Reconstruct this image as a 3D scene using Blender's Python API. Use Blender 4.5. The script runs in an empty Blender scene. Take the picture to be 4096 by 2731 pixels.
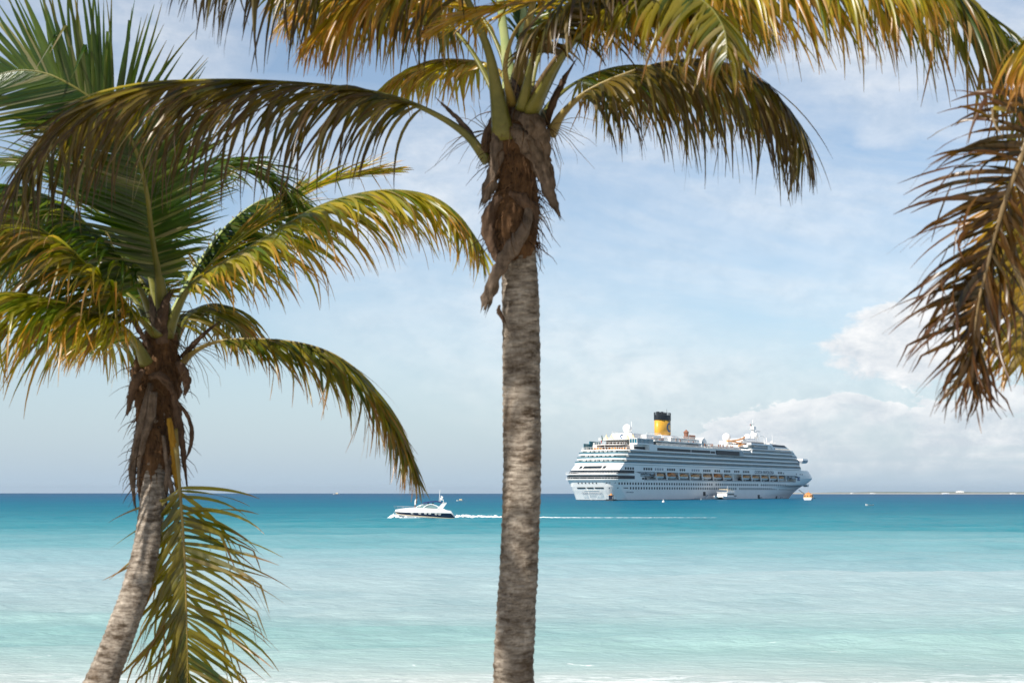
import bpy, bmesh, math, random
import numpy as np
from mathutils import Vector, Matrix, noise

C = bpy.data.collections.new("scene_collection")
bpy.context.scene.collection.children.link(C)
sc = bpy.context.scene
R_EARTH = 6371000.0
CAM_Z = 4.2
PITCH = math.radians(6.03)
rad = math.radians

# ------------------------------------------------------------------ camera
cam_data = bpy.data.cameras.new("camera")
cam = bpy.data.objects.new("camera", cam_data)
C.objects.link(cam)
cam_data.lens = 50; cam_data.sensor_width = 36
cam_data.clip_start = 0.1; cam_data.clip_end = 60000
cam.matrix_world = Matrix.Translation((0, 0, CAM_Z)) @ Matrix.Rotation(math.pi/2 + PITCH, 4, 'X') @ Matrix.Rotation(rad(0.05), 4, 'Z')
cam_data.dof.use_dof = True
cam_data.dof.focus_distance = 400
cam_data.dof.aperture_fstop = 5.0
sc.camera = cam

# ------------------------------------------------------------------ exposure
sc.view_settings.view_transform = 'Standard'
sc.view_settings.look = 'None'
sc.view_settings.exposure = 0.40
sc.view_settings.gamma = 1.0
sc.cycles.max_bounces = 8
sc.cycles.transparent_max_bounces = 16
sc.cycles.volume_bounces = 0
sc.cycles.use_denoising = True

# ------------------------------------------------------------------ sun
SUN_EL = rad(43)
SUN_DIR = Vector((-0.68, -0.73, 0)).normalized() * math.cos(SUN_EL)
SUN_DIR.z = math.sin(SUN_EL)
sun_data = bpy.data.lights.new("sun", 'SUN')
sun_data.energy = 5.0; sun_data.angle = rad(0.5); sun_data.color = (1.0, 0.95, 0.87)
sun = bpy.data.objects.new("sun", sun_data); C.objects.link(sun)
sun.rotation_euler = SUN_DIR.to_track_quat('Z', 'Y').to_euler()

# ------------------------------------------------------------------ node maths helper
class X:
    """a socket with arithmetic"""
    def __init__(s, nt, sock): s.nt = nt; s.s = sock
    def _m(s, op, *a):
        n = s.nt.nodes.new('ShaderNodeMath'); n.operation = op
        for i, v in enumerate((s,) + a):
            if isinstance(v, X): s.nt.links.new(v.s, n.inputs[i])
            else: n.inputs[i].default_value = v
        return X(s.nt, n.outputs[0])
    def __add__(s, o): return s._m('ADD', o)
    __radd__ = __add__
    def __sub__(s, o): return s._m('SUBTRACT', o)
    def __rsub__(s, o): return (s * -1) + o
    def __mul__(s, o): return s._m('MULTIPLY', o)
    __rmul__ = __mul__
    def __truediv__(s, o): return s._m('DIVIDE', o)
    def pow(s, o): return s._m('POWER', o)
    def max(s, o): return s._m('MAXIMUM', o)
    def min(s, o): return s._m('MINIMUM', o)
    def clamp(s): return s.max(0.0).min(1.0)
    def ramp(s, a, b):
        n = s.nt.nodes.new('ShaderNodeMapRange'); n.interpolation_type = 'SMOOTHSTEP'
        s.nt.links.new(s.s, n.inputs[0])
        for i, v in ((1, a), (2, b), (3, 0.0), (4, 1.0)): n.inputs[i].default_value = v
        return X(s.nt, n.outputs[0])

def combine(nt, x, y, z):
    n = nt.nodes.new('ShaderNodeCombineXYZ')
    for i, v in enumerate((x, y, z)):
        if isinstance(v, X): nt.links.new(v.s, n.inputs[i])
        else: n.inputs[i].default_value = v
    return n.outputs[0]
def separate(nt, sock):
    n = nt.nodes.new('ShaderNodeSeparateXYZ'); nt.links.new(sock, n.inputs[0])
    return [X(nt, o) for o in n.outputs]
def noise_tex(nt, vec, scale=1, detail=4, rough=0.55, dist=0.0):
    n = nt.nodes.new('ShaderNodeTexNoise'); nt.links.new(vec, n.inputs['Vector'])
    n.inputs['Scale'].default_value = scale; n.inputs['Detail'].default_value = detail
    n.inputs['Roughness'].default_value = rough; n.inputs['Distortion'].default_value = dist
    return X(nt, n.outputs['Fac'])
def mixc(nt, f, a, b):
    n = nt.nodes.new('ShaderNodeMix'); n.data_type = 'RGBA'
    for idx, v in ((0, f), (6, a), (7, b)):
        if isinstance(v, X): nt.links.new(v.s, n.inputs[idx])
        elif isinstance(v, bpy.types.NodeSocket): nt.links.new(v, n.inputs[idx])
        elif isinstance(v, (int, float)): n.inputs[idx].default_value = v
        else: n.inputs[idx].default_value = tuple(v) + (1,)
    return n.outputs[2]
def color_ramp(nt, f, stops):
    n = nt.nodes.new('ShaderNodeValToRGB'); nt.links.new(f.s, n.inputs[0])
    e = n.color_ramp.elements
    while len(e) < len(stops): e.new(0.5)
    for i, (p, c) in enumerate(stops): e[i].position = p; e[i].color = tuple(c) + (1,)
    return n.outputs[0]

# ------------------------------------------------------------------ world: sky with clouds
world = bpy.data.worlds.new("World"); sc.world = world
world.use_nodes = True
nt = world.node_tree; nt.nodes.clear()
out = nt.nodes.new('ShaderNodeOutputWorld'); bg = nt.nodes.new('ShaderNodeBackground')
nt.links.new(bg.outputs[0], out.inputs[0])
tc = nt.nodes.new('ShaderNodeTexCoord')
dx, dy, dz = separate(nt, tc.outputs['Generated'])
sky = nt.nodes.new('ShaderNodeTexSky'); sky.sky_type = 'NISHITA'; sky.sun_disc = False
sky.sun_elevation = SUN_EL; sky.sun_rotation = math.atan2(SUN_DIR.x, SUN_DIR.y)
sky.air_density = 1.0; sky.dust_density = 0.6; sky.ozone_density = 1.6
nt.links.new(combine(nt, dx, dy, dz.max(0.012)), sky.inputs['Vector'])
az = dx._m('ARCTAN2', dy)
el = dz
def blob(ca, ce, wa, we):
    a = (az - ca) / wa; b = (el - ce) / we
    return (1.0 - (a*a + b*b)).max(0.0)
wis_v = combine(nt, az * 3.0 - el * 2.5, el * 13.0 + az * 2.2, 0.3)
wis = noise_tex(nt, wis_v, 1.1, 8, 0.58, 0.35)
fine = noise_tex(nt, combine(nt, az * 9.0, el * 20.0 + az*2, 1.7), 2.0, 6, 0.62, 0.6)
region = (blob(0.28, 0.17, 0.48, 0.17)*1.1 + blob(0.02, 0.165, 0.30, 0.035)*0.9 + blob(-0.22, 0.245, 0.25, 0.04)*0.55 + blob(0.05, 0.1, 0.14, 0.05)*0.6 + blob(0.3, 0.3, 0.2, 0.1)*0.5 + blob(-0.3, 0.32, 0.14, 0.08)*0.7).min(1.0)
cirrus = ((wis - 0.34).max(0.0) * 3.4 * region.pow(0.6)).min(1.0) * (fine * 0.9 + 0.45)
haze_low = (1.0 - (el / 0.16)).clamp().pow(1.5)
# rounded cumulus near the horizon, on the right
cu_v = combine(nt, az * 14.0, el * 30.0, 4.2)
cu = noise_tex(nt, cu_v, 1.3, 9, 0.58, 0.15)
cu_big = noise_tex(nt, combine(nt, az * 6.0, el * 9.0, 9.1), 1.5, 5, 0.5, 0.0)
cu_f = noise_tex(nt, combine(nt, az * 16.0, el * 26.0, 7.7), 2.2, 12, 0.66, 0.25)
bank_top = 0.026 + ((az - 0.105) / 0.09).clamp().pow(0.6) * 0.040 + (cu - 0.5) * 0.085 + (cu_f - 0.5) * 0.035
bank_d = bank_top - el
layers = noise_tex(nt, combine(nt, az * 5.0, el * 75.0, 2.2), 1.0, 8, 0.62, 0.35)
bank = (bank_d / 0.004).clamp() * ((el - 0.002) / 0.020).clamp() * ((az - 0.09) / 0.05).clamp()
bank = bank * ((layers - 0.25) * 3.6 + (0.020 - bank_d).max(0.0) * 60.0).clamp() * ((cu_big - 0.22) * 5.0).clamp() * 0.95
puff = ((blob(0.285, 0.098, 0.075, 0.036) + blob(0.36, 0.125, 0.10, 0.035)*0.8) + (cu - 0.54) * 2.4 + (cu_f - 0.5) * 1.2).ramp(0.1, 0.6) * (blob(0.30, 0.108, 0.14, 0.06)*3).min(1.0)
puff2 = (blob(0.262, 0.243, 0.034, 0.022) + (cu - 0.55) * 2.0).ramp(0.1, 1.1) * (blob(0.262, 0.243, 0.05, 0.035) * 2).min(1.0) * 0.38
puff3 = (blob(0.075, 0.05, 0.07, 0.028) + (cu - 0.5) * 2.2).ramp(0.2, 1.2) * (blob(0.075, 0.05, 0.1, 0.045) * 2).min(1.0) * 0.45
elsewhere = (dy * -1.0 + 0.75).clamp() * ((noise_tex(nt, combine(nt, dx / dz.max(0.06), dy / dz.max(0.06), 0.0), 0.7, 6, 0.6) - 0.52).max(0.0) * 3.0).min(1.0)
cloud = (cirrus * 0.68).max((bank*0.95).min(0.9)).max(puff).max(puff2).max(puff3).max(elsewhere * 0.2).min(1.0)
# clouds are lit from the left/top: tops brighter than bases
shade = ((cu_f - 0.42) * 3.2 + (0.018 - bank_d).clamp() * (bank_d / 0.002).clamp() * 22.0 + (1.0 - (bank_d + 0.06).clamp() * 14.0).clamp() * 0.5).clamp()
sky_t = mixc(nt, 1.0, sky.outputs[0], (1.08, 1.05, 1.03)); sky_t.node.blend_type = 'MULTIPLY'
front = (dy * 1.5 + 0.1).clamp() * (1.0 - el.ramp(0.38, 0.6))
sky_t = mixc(nt, (el.ramp(0.35, 0.70) * 0.75 + (1.0 - (dy * 1.5 + 0.5).clamp()) * 0.15).min(0.75), sky_t, (0.35, 0.7, 1.5))  # unseen sky overhead and behind the view darkened to weaken the fill light
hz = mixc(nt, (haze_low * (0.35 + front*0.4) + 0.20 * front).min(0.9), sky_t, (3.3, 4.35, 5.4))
cl_c = mixc(nt, shade, (4.7, 5.2, 5.7), (7.3, 7.35, 7.4))
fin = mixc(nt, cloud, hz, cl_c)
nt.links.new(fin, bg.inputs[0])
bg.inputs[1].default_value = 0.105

# ------------------------------------------------------------------ materials
def new_mat(name):
    m = bpy.data.materials.new(name); m.use_nodes = True
    nt = m.node_tree; b = nt.nodes['Principled BSDF']
    return m, nt, b
def plain(name, col, rough=0.5, metal=0.0, vary=0.08, scale=1.5, spec=0.5, bump=0.0):
    m, nt, b = new_mat(name)
    tc = nt.nodes.new('ShaderNodeTexCoord')
    n = noise_tex(nt, tc.outputs['Object'], scale, 5, 0.6)
    c = mixc(nt, (n - 0.3) * 2.0, [v*(1-vary*1.5) for v in col], [min(1, v*(1+vary)) for v in col])
    nt.links.new(c, b.inputs['Base Color'])
    b.inputs['Roughness'].default_value = rough; b.inputs['Metallic'].default_value = metal
    b.inputs['Specular IOR Level'].default_value = spec
    if bump:
        bp = nt.nodes.new('ShaderNodeBump'); bp.inputs['Strength'].default_value = bump
        nt.links.new(n.s, bp.inputs['Height']); nt.links.new(bp.outputs[0], b.inputs['Normal'])
    return m

def leaf_material(name, green, yellow, brown, dry):
    """attribute 'leaf' : r = random age, g = distance along the leaflet, b = random"""
    m, nt, b = new_mat(name)
    at = nt.nodes.new('ShaderNodeAttribute'); at.attribute_name = 'leaf'
    r, g, bb = separate(nt, at.outputs['Vector'])
    tc = nt.nodes.new('ShaderNodeTexCoord')
    n = noise_tex(nt, tc.outputs['Object'], 7.0, 4, 0.6)
    c1 = mixc(nt, (r * 1.0 + (n - 0.5) * 0.8).clamp(), green, yellow)
    f2 = (g * 1.15 + (n - 0.5) * 0.9 + bb * 0.55 - (1.25 - dry)).ramp(0.0, 0.45)
    c2 = mixc(nt, f2, c1, brown)
    c3 = mixc(nt, (bb - 0.88).max(0.0) * 4.0, c2, (0.50, 0.40, 0.26))
    nt.links.new(c3, b.inputs['Base Color'])
    b.inputs['Roughness'].default_value = 0.33
    b.inputs['Specular IOR Level'].default_value = 0.7
    tr = nt.nodes.new('ShaderNodeBsdfTranslucent')
    cc = mixc(nt, 1.0, c3, (2.25, 2.35, 0.32)); cc.node.blend_type = 'MULTIPLY'
    nt.links.new(cc, tr.inputs[0])
    mx = nt.nodes.new('ShaderNodeMixShader'); mx.inputs[0].default_value = 0.42
    nt.links.new(b.outputs[0], mx.inputs[1]); nt.links.new(tr.outputs[0], mx.inputs[2])
    nt.links.new(mx.outputs[0], nt.nodes['Material Output'].inputs[0])
    return m
M = {}
M['leaf_green'] = leaf_material('leaf_green', (0.026, 0.062, 0.005), (0.11, 0.15, 0.012), (0.14, 0.10, 0.018), 0.10)
M['leaf_olive'] = leaf_material('leaf_olive', (0.034, 0.062, 0.005), (0.20, 0.16, 0.014), (0.20, 0.090, 0.014), 0.34)
M['leaf_yellow'] = leaf_material('leaf_yellow', (0.080, 0.125, 0.009), (0.36, 0.285, 0.025), (0.34, 0.165, 0.024), 0.35)
M['leaf_brown_shaded'] = leaf_material('leaf_brown_shaded', (0.036, 0.042, 0.006), (0.14, 0.095, 0.014), (0.065, 0.036, 0.013), 0.52)  # browned leaf colour, darkened further to imitate fronds in shade
M['leaf_rust'] = leaf_material('leaf_rust', (0.022, 0.020, 0.006), (0.13, 0.062, 0.014), (0.09, 0.036, 0.012), 0.6)
M['leaf_orange'] = leaf_material('leaf_orange', (0.12, 0.12, 0.012), (0.42, 0.27, 0.028), (0.33, 0.145, 0.02), 0.42)

def stalk_mat(name, c0, c1):
    m, nt, b = new_mat(name)
    tc = nt.nodes.new('ShaderNodeTexCoord')
    n = noise_tex(nt, tc.outputs['Object'], 5.0, 6, 0.7)
    nt.links.new(mixc(nt, ((n-0.35)*3).clamp(), c0, c1), b.inputs['Base Color'])
    b.inputs['Roughness'].default_value = 0.4
    return m
M['stalk_green'] = stalk_mat('stalk_green', (0.10, 0.105, 0.016), (0.20, 0.18, 0.035))
M['stalk_yellow'] = stalk_mat('stalk_yellow', (0.20, 0.14, 0.03), (0.32, 0.24, 0.06))
M['stalk_pale'] = stalk_mat('stalk_pale', (0.30, 0.38, 0.14), (0.45, 0.46, 0.20))
M['stalk_brown'] = stalk_mat('stalk_brown', (0.13, 0.09, 0.045), (0.30, 0.20, 0.08))

def bark_mat():
    m, nt, b = new_mat('palm_bark')
    tc = nt.nodes.new('ShaderNodeTexCoord')
    at = nt.nodes.new('ShaderNodeAttribute'); at.attribute_name = 'ring'
    r, g, bb = separate(nt, at.outputs['Vector'])
    x, y, z = separate(nt, tc.outputs['Object'])
    vv = combine(nt, x * 7.0, y * 7.0, z * 24.0)
    n1 = noise_tex(nt, vv, 1.0, 8, 0.72)
    n2 = noise_tex(nt, tc.outputs['Object'], 4.0, 5, 0.6)
    n3 = noise_tex(nt, combine(nt, x * 60.0, y * 60.0, z * 6.0), 1.0, 4, 0.6)
    n4 = noise_tex(nt, combine(nt, x * 9.0, y * 9.0, z * 70.0), 1.0, 6, 0.75, 0.4)
    n5 = noise_tex(nt, combine(nt, x*7.0, y*7.0, z*6.0), 1.0, 8, 0.75, 0.3)
    c1 = mixc(nt, ((n1 * 0.55 + n5 * 0.45 - 0.40) * 4.5).clamp(), (0.10, 0.072, 0.048), (0.66, 0.57, 0.47))
    c2 = mixc(nt, ((n2 - 0.52) * 5).clamp() * 0.75, c1, (0.15, 0.10, 0.062))
    c2l = mixc(nt, ((n5 - 0.62) * 12).clamp() * 0.6, c2, (0.72, 0.67, 0.60))
    c2b = mixc(nt, ((n4 - 0.60) * 9).clamp() * 0.75, c2l, (0.05, 0.033, 0.022))
    c2c = mixc(nt, ((n3 - 0.60) * 6).clamp() * 0.5, c2b, (0.07, 0.05, 0.035))
    c3 = mixc(nt, g * 0.55 * (n5 * 2.0).clamp(), c2c, (0.045, 0.028, 0.018))
    nt.links.new(c3, b.inputs['Base Color']); b.inputs['Roughness'].default_value = 0.9
    b.inputs['Specular IOR Level'].default_value = 0.15
    h = n1 * 0.5 + n3 * 0.25 + n4 * 0.7
    bp = nt.nodes.new('ShaderNodeBump'); bp.inputs['Strength'].default_value = 1.0; bp.inputs['Distance'].default_value = 0.035
    nt.links.new(h.s, bp.inputs['Height']); nt.links.new(bp.outputs[0], b.inputs['Normal'])
    return m
M['bark'] = bark_mat()
def fibre(name, c0, c1, sc_=9.0):
    m, nt, b = new_mat(name)
    tc = nt.nodes.new('ShaderNodeTexCoord')
    x, y, z = separate(nt, tc.outputs['Object'])
    n1 = noise_tex(nt, combine(nt, x * 34.0, y * 34.0, z * 5.0), 1.0, 7, 0.7, 0.6)
    n2 = noise_tex(nt, tc.outputs['Object'], sc_, 6, 0.65)
    f = ((n1 * 0.5 + n2 * 0.6) - 0.35) * 3.0
    nt.links.new(mixc(nt, f.clamp(), c0, c1), b.inputs['Base Color'])
    b.inputs['Roughness'].default_value = 0.85; b.inputs['Specular IOR Level'].default_value = 0.2
    bp = nt.nodes.new('ShaderNodeBump'); bp.inputs['Strength'].default_value = 0.8; bp.inputs['Distance'].default_value = 0.02
    nt.links.new((n1 + n2).s, bp.inputs['Height']); nt.links.new(bp.outputs[0], b.inputs['Normal'])
    return m
M['fibre'] = fibre('fibre', (0.02, 0.011, 0.007), (0.19, 0.10, 0.045), 14.0)
M['husk'] = fibre('husk', (0.022, 0.015, 0.011), (0.23, 0.17, 0.125), 16.0)
M['husk_dark'] = fibre('husk_dark', (0.025, 0.014, 0.009), (0.16, 0.10, 0.065), 9.0)
M['dead_yellow'] = fibre('dead_yellow', (0.20, 0.09, 0.012), (0.46, 0.26, 0.03), 5.0)

M['white'] = plain('white_paint', (0.88, 0.86, 0.82), 0.35, 0, 0.04, 0.15)
M['white2'] = plain('white_deck', (0.80, 0.78, 0.74), 0.6, 0, 0.06, 0.5)
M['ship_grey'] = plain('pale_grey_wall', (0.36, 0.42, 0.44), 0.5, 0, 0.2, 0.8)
M['dark_glass'] = plain('dark_glass', (0.016, 0.026, 0.035), 0.35, 0, 0.3, 0.4, 0.15)
M['grey_glass'] = plain('grey_glass', (0.25, 0.28, 0.33), 0.3)
M['teal_glass'] = plain('teal_glass', (0.015, 0.16, 0.22), 0.3, 0, 0.3, 0.3, 0.3)
M['cabin'] = plain('cabin_shade', (0.27, 0.35, 0.35), 0.5, 0, 0.35, 0.8)  # grey-green wall colour takes in the recess shade and glass reflections
M['yellow'] = plain('funnel_yellow', (0.72, 0.37, 0.035), 0.4, 0, 0.05)
M['black'] = plain('black_metal', (0.02, 0.025, 0.03), 0.5)
M['blue_mark'] = plain('blue_mark', (0.0, 0.075, 0.20), 0.4)
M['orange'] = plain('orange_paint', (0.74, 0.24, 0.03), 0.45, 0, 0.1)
M['pale_orange'] = plain('orange_pale', (0.80, 0.36, 0.11), 0.45, 0, 0.1)  # paler orange for canopies, slide and deck chairs
M['cream'] = plain('cream_canvas', (0.75, 0.60, 0.38), 0.8)
M['brown'] = plain('brown_deck', (0.28, 0.12, 0.07), 0.8)
M['teak'] = plain('teak', (0.42, 0.24, 0.13), 0.8, 0, 0.2, 2.0)
M['navy'] = plain('navy_gelcoat', (0.008, 0.014, 0.035), 0.12, 0, 0.2, 1.0)
M['navy_cloth'] = plain('navy_cloth', (0.012, 0.02, 0.10), 0.8)
M['gelcoat'] = plain('white_gelcoat', (0.80, 0.80, 0.78), 0.25, 0, 0.03)
M['steel'] = plain('steel', (0.6, 0.6, 0.62), 0.3, 0.8)
M['green'] = plain('flag_green', (0.0, 0.22, 0.10), 0.7)
M['red'] = plain('flag_red', (0.55, 0.03, 0.03), 0.7)
M['grey_text'] = plain('grey_letters', (0.16, 0.18, 0.22), 0.5)
M['skin'] = plain('skin', (0.22, 0.11, 0.07), 0.5)
M['hair'] = plain('hair', (0.015, 0.01, 0.008), 0.6)
M['shirt'] = plain('white_cloth', (0.78, 0.77, 0.75), 0.85)
M['rope'] = plain('rope', (0.12, 0.10, 0.08), 0.9)

# clear window glass of the motor boat: tinted, partly see-through
m, nt, b = new_mat('boat_glass')
b.inputs['Base Color'].default_value = (0.25, 0.38, 0.38, 1); b.inputs['Roughness'].default_value = 0.05
b.inputs['Alpha'].default_value = 0.55
M['boat_glass'] = m

# ------------------------------------------------------------------ mesh builder
class MB:
    def __init__(s): s.v = []; s.f = []; s.attr = None
    def add(s, vs, fs):
        o = len(s.v); s.v += [tuple(p) for p in vs]
        s.f += [tuple(i + o for i in f) for f in fs]
        return s
    def box(s, x0, x1, y0, y1, z0, z1):
        vs = [(x, y, z) for z in (z0, z1) for y in (y0, y1) for x in (x0, x1)]
        return s.add(vs, [(0,2,3,1), (4,5,7,6), (0,1,5,4), (2,6,7,3), (0,4,6,2), (1,3,7,5)])
    def loft(s, rings, cap=True, closed=True):
        n = len(rings[0]); vs = [p for r in rings for p in r]; fs = []
        for k in range(len(rings) - 1):
            for i in range(n if closed else n - 1):
                j = (i + 1) % n
                fs.append((k*n + i, k*n + j, (k+1)*n + j, (k+1)*n + i))
        if cap and closed:
            fs.append(tuple(range(n))[::-1]); fs.append(tuple((len(rings)-1)*n + i for i in range(n)))
        return s.add(vs, fs)
    def tube(s, pts, r, n=6, cap=True):
        pts = [Vector(p) for p in pts]
        rs = r if isinstance(r, (list, tuple)) else [r]*len(pts)
        rings = []
        side = None
        for i, p in enumerate(pts):
            t = (pts[min(i+1, len(pts)-1)] - pts[max(i-1, 0)]).normalized()
            if side is None:
                a = Vector((0, 0, 1)) if abs(t.z) < 0.9 else Vector((1, 0, 0))
                side = t.cross(a).normalized()
            else:
                side = (side - t * side.dot(t)).normalized()
            u = t.cross(side)
            rings.append([p + (side*math.cos(2*math.pi*k/n) + u*math.sin(2*math.pi*k/n)) * rs[i] for k in range(n)])
        return s.loft(rings, cap)
    def lathe(s, prof, cx=0, cy=0, n=16, sx=1, sy=1):
        return s.loft([[(cx + r*sx*math.cos(2*math.pi*k/n), cy + r*sy*math.sin(2*math.pi*k/n), z) for k in range(n)] for r, z in prof])
    def sphere(s, c, r, n=12, m=8):
        return s.lathe([(max(0.01, math.sin(math.pi*k/m))*r, c[2] - math.cos(math.pi*k/m)*r) for k in range(m+1)], c[0], c[1], n)
    def prism(s, pts, y0, y1):
        """polygon in x,z extruded in y"""
        n = len(pts)
        return s.loft([[(x, y0, z) for x, z in pts], [(x, y1, z) for x, z in pts]])
    def build(s, name, mat, parent=None, smooth=False, fix=True):
        me = bpy.data.meshes.new(name); me.from_pydata(s.v, [], s.f)
        if fix:
            bm = bmesh.new(); bm.from_mesh(me); bmesh.ops.recalc_face_normals(bm, faces=bm.faces); bm.to_mesh(me); bm.free()
        me.materials.append(mat)
        if smooth: me.polygons.foreach_set('use_smooth', [True]*len(me.polygons))
        o = bpy.data.objects.new(name, me); C.objects.link(o)
        if parent: o.parent = parent
        return o
def tag(o, label=None, cat=None, group=None, kind=None):
    for k, v in (('label', label), ('category', cat), ('group', group), ('kind', kind)):
        if v: o[k] = v
    return o
def thing(name, label, cat, loc=(0, 0, 0), rz=0, group=None):
    o = bpy.data.objects.new(name, None); C.objects.link(o)
    o.location = loc; o.rotation_euler = (0, 0, rz); o.empty_display_size = 0.3
    return tag(o, label, cat, group)
def copy_tree(o, parent=None):
    c = o.copy(); C.objects.link(c)
    if parent: c.parent = parent
    for ch in [k for k in bpy.data.objects if k.parent == o]: copy_tree(ch, c)
    return c
def text_obj(name, txt, size, mat, parent, loc, rot, extrude=0.02, bold=0.0, sx=1.0):
    cu = bpy.data.curves.new(name, 'FONT'); cu.body = txt; cu.size = size; cu.extrude = extrude
    cu.align_x = 'CENTER'; cu.align_y = 'CENTER'; cu.offset = bold
    cu.materials.append(mat)
    tmp = bpy.data.objects.new(name, cu); C.objects.link(tmp)
    me = bpy.data.meshes.new_from_object(tmp.evaluated_get(bpy.context.evaluated_depsgraph_get()))
    bpy.data.objects.remove(tmp)
    o = bpy.data.objects.new(name, me); C.objects.link(o); o.parent = parent
    o.location = loc; o.rotation_euler = rot; o.scale = (sx, 1, 1)
    return o
cp, sp = math.cos(PITCH), math.sin(PITCH)
def P(px, py, d):
    """a point of the photograph (2352 wide) at distance d metres along the view axis"""
    x = (px - 1176) / 2352 * 0.72 * d; y = -(py - 784) / 2352 * 0.72 * d
    return Vector((x, d*cp - y*sp, CAM_Z + d*sp + y*cp))
def ground_z(y):
    if y < 0: return 2.3 + 0.012 * min(-y, 40)
    return 2.3 - 2.3 * (y / 30.5) ** 1.15
# ------------------------------------------------------------------ sea
def mixc_mul(nt, a, b):
    s = mixc(nt, 1.0, a, b); s.node.blend_type = 'MULTIPLY'; return s
def make_sea():
    na, nr = 760, 560
    ang = np.concatenate([np.linspace(-80, -24, 60, endpoint=False), np.linspace(-24, 24, na-120), np.linspace(24, 80, 61)[1:]])
    na = len(ang); ang = np.radians(ang)
    r = np.concatenate([np.geomspace(27.0, 260, nr-110, endpoint=False), np.geomspace(260, 22000, 110)])
    A, Rr = np.meshgrid(ang, r)
    Xx = Rr*np.sin(A); Yy = Rr*np.cos(A)
    # the shore runs across the picture: stretch the first ring to a straight line
    Yy = np.where(Rr < 60, Yy, Yy)
    Z = np.zeros_like(Xx)
    rng = np.random.RandomState(4)
    fade = lambda lam: np.clip(1.6 - Rr/(lam*75), 0, 1)
    for i in range(46):
        lam = 0.55 * 1.11**i * rng.uniform(0.9, 1.1)
        if lam > 30: lam = rng.uniform(4, 26)
        th = rng.normal(-0.12, 0.42)
        k = 2*math.pi/lam
        ph = rng.uniform(0, 6.28)
        amp = 0.0095*lam**0.62 * rng.uniform(0.6, 1.2)
        arg = k*(Yy*math.cos(th) + Xx*math.sin(th)) + ph + 0.7*np.sin(Xx*k*0.13 + ph*2)
        Z += amp*(0.75*np.sin(arg) + 0.22*np.cos(2*arg))*fade(lam)
    # low swells that rear up near the beach
    for yc, hgt, w, xs in ((38.5, 0.34, 1.3, 0.0), (47.0, 0.22, 2.0, 1.7), (33.2, 0.20, 0.8, 3.0), (58, 0.16, 2.6, 4.0)):
        yc2 = yc + 1.1*np.sin(Xx*0.13 + xs) + 0.4*np.sin(Xx*0.41 + xs*2)
        h = hgt*(0.6 + 0.4*np.sin(Xx*0.19 + xs*3))
        d = Yy - yc2
        Z += h*np.exp(-(np.where(d < 0, d*1.7, d)/w)**2)
    shore = np.clip((Yy - 29.0)/14, 0.15, 1)
    Z = Z*shore - Rr**2/(2*R_EARTH)
    V = np.stack([Xx, Yy, Z], -1).reshape(-1, 3).astype(np.float32)
    me = bpy.data.meshes.new('sea')
    idx = np.arange(len(r)*na).reshape(len(r), na)
    q = np.stack([idx[:-1, :-1], idx[:-1, 1:], idx[1:, 1:], idx[1:, :-1]], -1).reshape(-1, 4)
    q = q[:, ::-1]
    me.vertices.add(len(V)); me.vertices.foreach_set('co', V.ravel())
    me.loops.add(q.size); me.loops.foreach_set('vertex_index', q.ravel().astype(np.int32))
    me.polygons.add(len(q)); me.polygons.foreach_set('loop_start', np.arange(0, q.size, 4, dtype=np.int32))
    me.polygons.foreach_set('use_smooth', np.ones(len(q), dtype=bool))
    me.update(calc_edges=True)
    m = bpy.data.materials.new('sea_water'); m.use_nodes = True; nt = m.node_tree; nt.nodes.clear()
    out = nt.nodes.new('ShaderNodeOutputMaterial')
    geo = nt.nodes.new('ShaderNodeNewGeometry')
    x, y, z = separate(nt, geo.outputs['Position'])
    big = noise_tex(nt, combine(nt, x*0.006, y*0.016, 0.0), 1.0, 5, 0.6)
    med = noise_tex(nt, combine(nt, x*0.05, y*0.09, 3.0), 1.0, 8, 0.65)
    # depth of the water grows away from the beach: log distance picks the colour
    ly = (y.max(25.0) / 28.0)._m('LOGARITHM', math.e) / 5.2
    f = (ly + (big - 0.5)*0.20 + (med - 0.5)*0.05).clamp()
    stops = [(0.00, (0.54, 0.56, 0.52)), (0.03, (0.38, 0.49, 0.46)), (0.075, (0.24, 0.41, 0.39)), (0.12, (0.35, 0.46, 0.455)), (0.17, (0.35, 0.465, 0.475)),
             (0.22, (0.275, 0.42, 0.44)), (0.28, (0.15, 0.345, 0.37)), (0.345, (0.035, 0.235, 0.275)), (0.45, (0.003, 0.16, 0.22)), (0.58, (0.002, 0.12, 0.20)),
             (0.68, (0.005, 0.10, 0.19)), (0.85, (0.009, 0.072, 0.155))]
    col = color_ramp(nt, f, stops)
    # foam: shore wash + flecks on crests
    fo = noise_tex(nt, combine(nt, x*0.9, y*1.7, 0.0), 1.3, 9, 0.66, 1.4)
    fo2 = noise_tex(nt, combine(nt, x*0.10, y*0.35, 2.0), 1.0, 5, 0.6)
    wash = (33.2 - y + (fo2 - 0.5)*7.0 + x*0.06).ramp(-1.2, 2.6)
    lace = (fo - 0.53 + wash*0.11 + (fo2 - 0.5)*0.15).ramp(0.0, 0.10) * wash
    flecks = (fo - 0.655).ramp(0.0, 0.05) * (44.0 - y).ramp(0.0, 9.0) * (fo2 - 0.42).ramp(0, 0.2)
    caps = (noise_tex(nt, combine(nt, x*0.22, y*0.35, 5.0), 1.0, 7, 0.7, 0.5) - 0.735).ramp(0.0, 0.03) * (y - 60.0).ramp(0, 60)
    foam = (lace*0.85 + flecks*0.8 + caps*0.8).min(1.0)
    col = mixc(nt, foam, col, (0.80, 0.82, 0.80))
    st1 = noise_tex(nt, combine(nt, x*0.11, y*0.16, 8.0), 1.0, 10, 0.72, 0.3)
    st2 = noise_tex(nt, combine(nt, x*0.012, y*0.03, 6.0), 1.0, 8, 0.7, 0.2)
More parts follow.
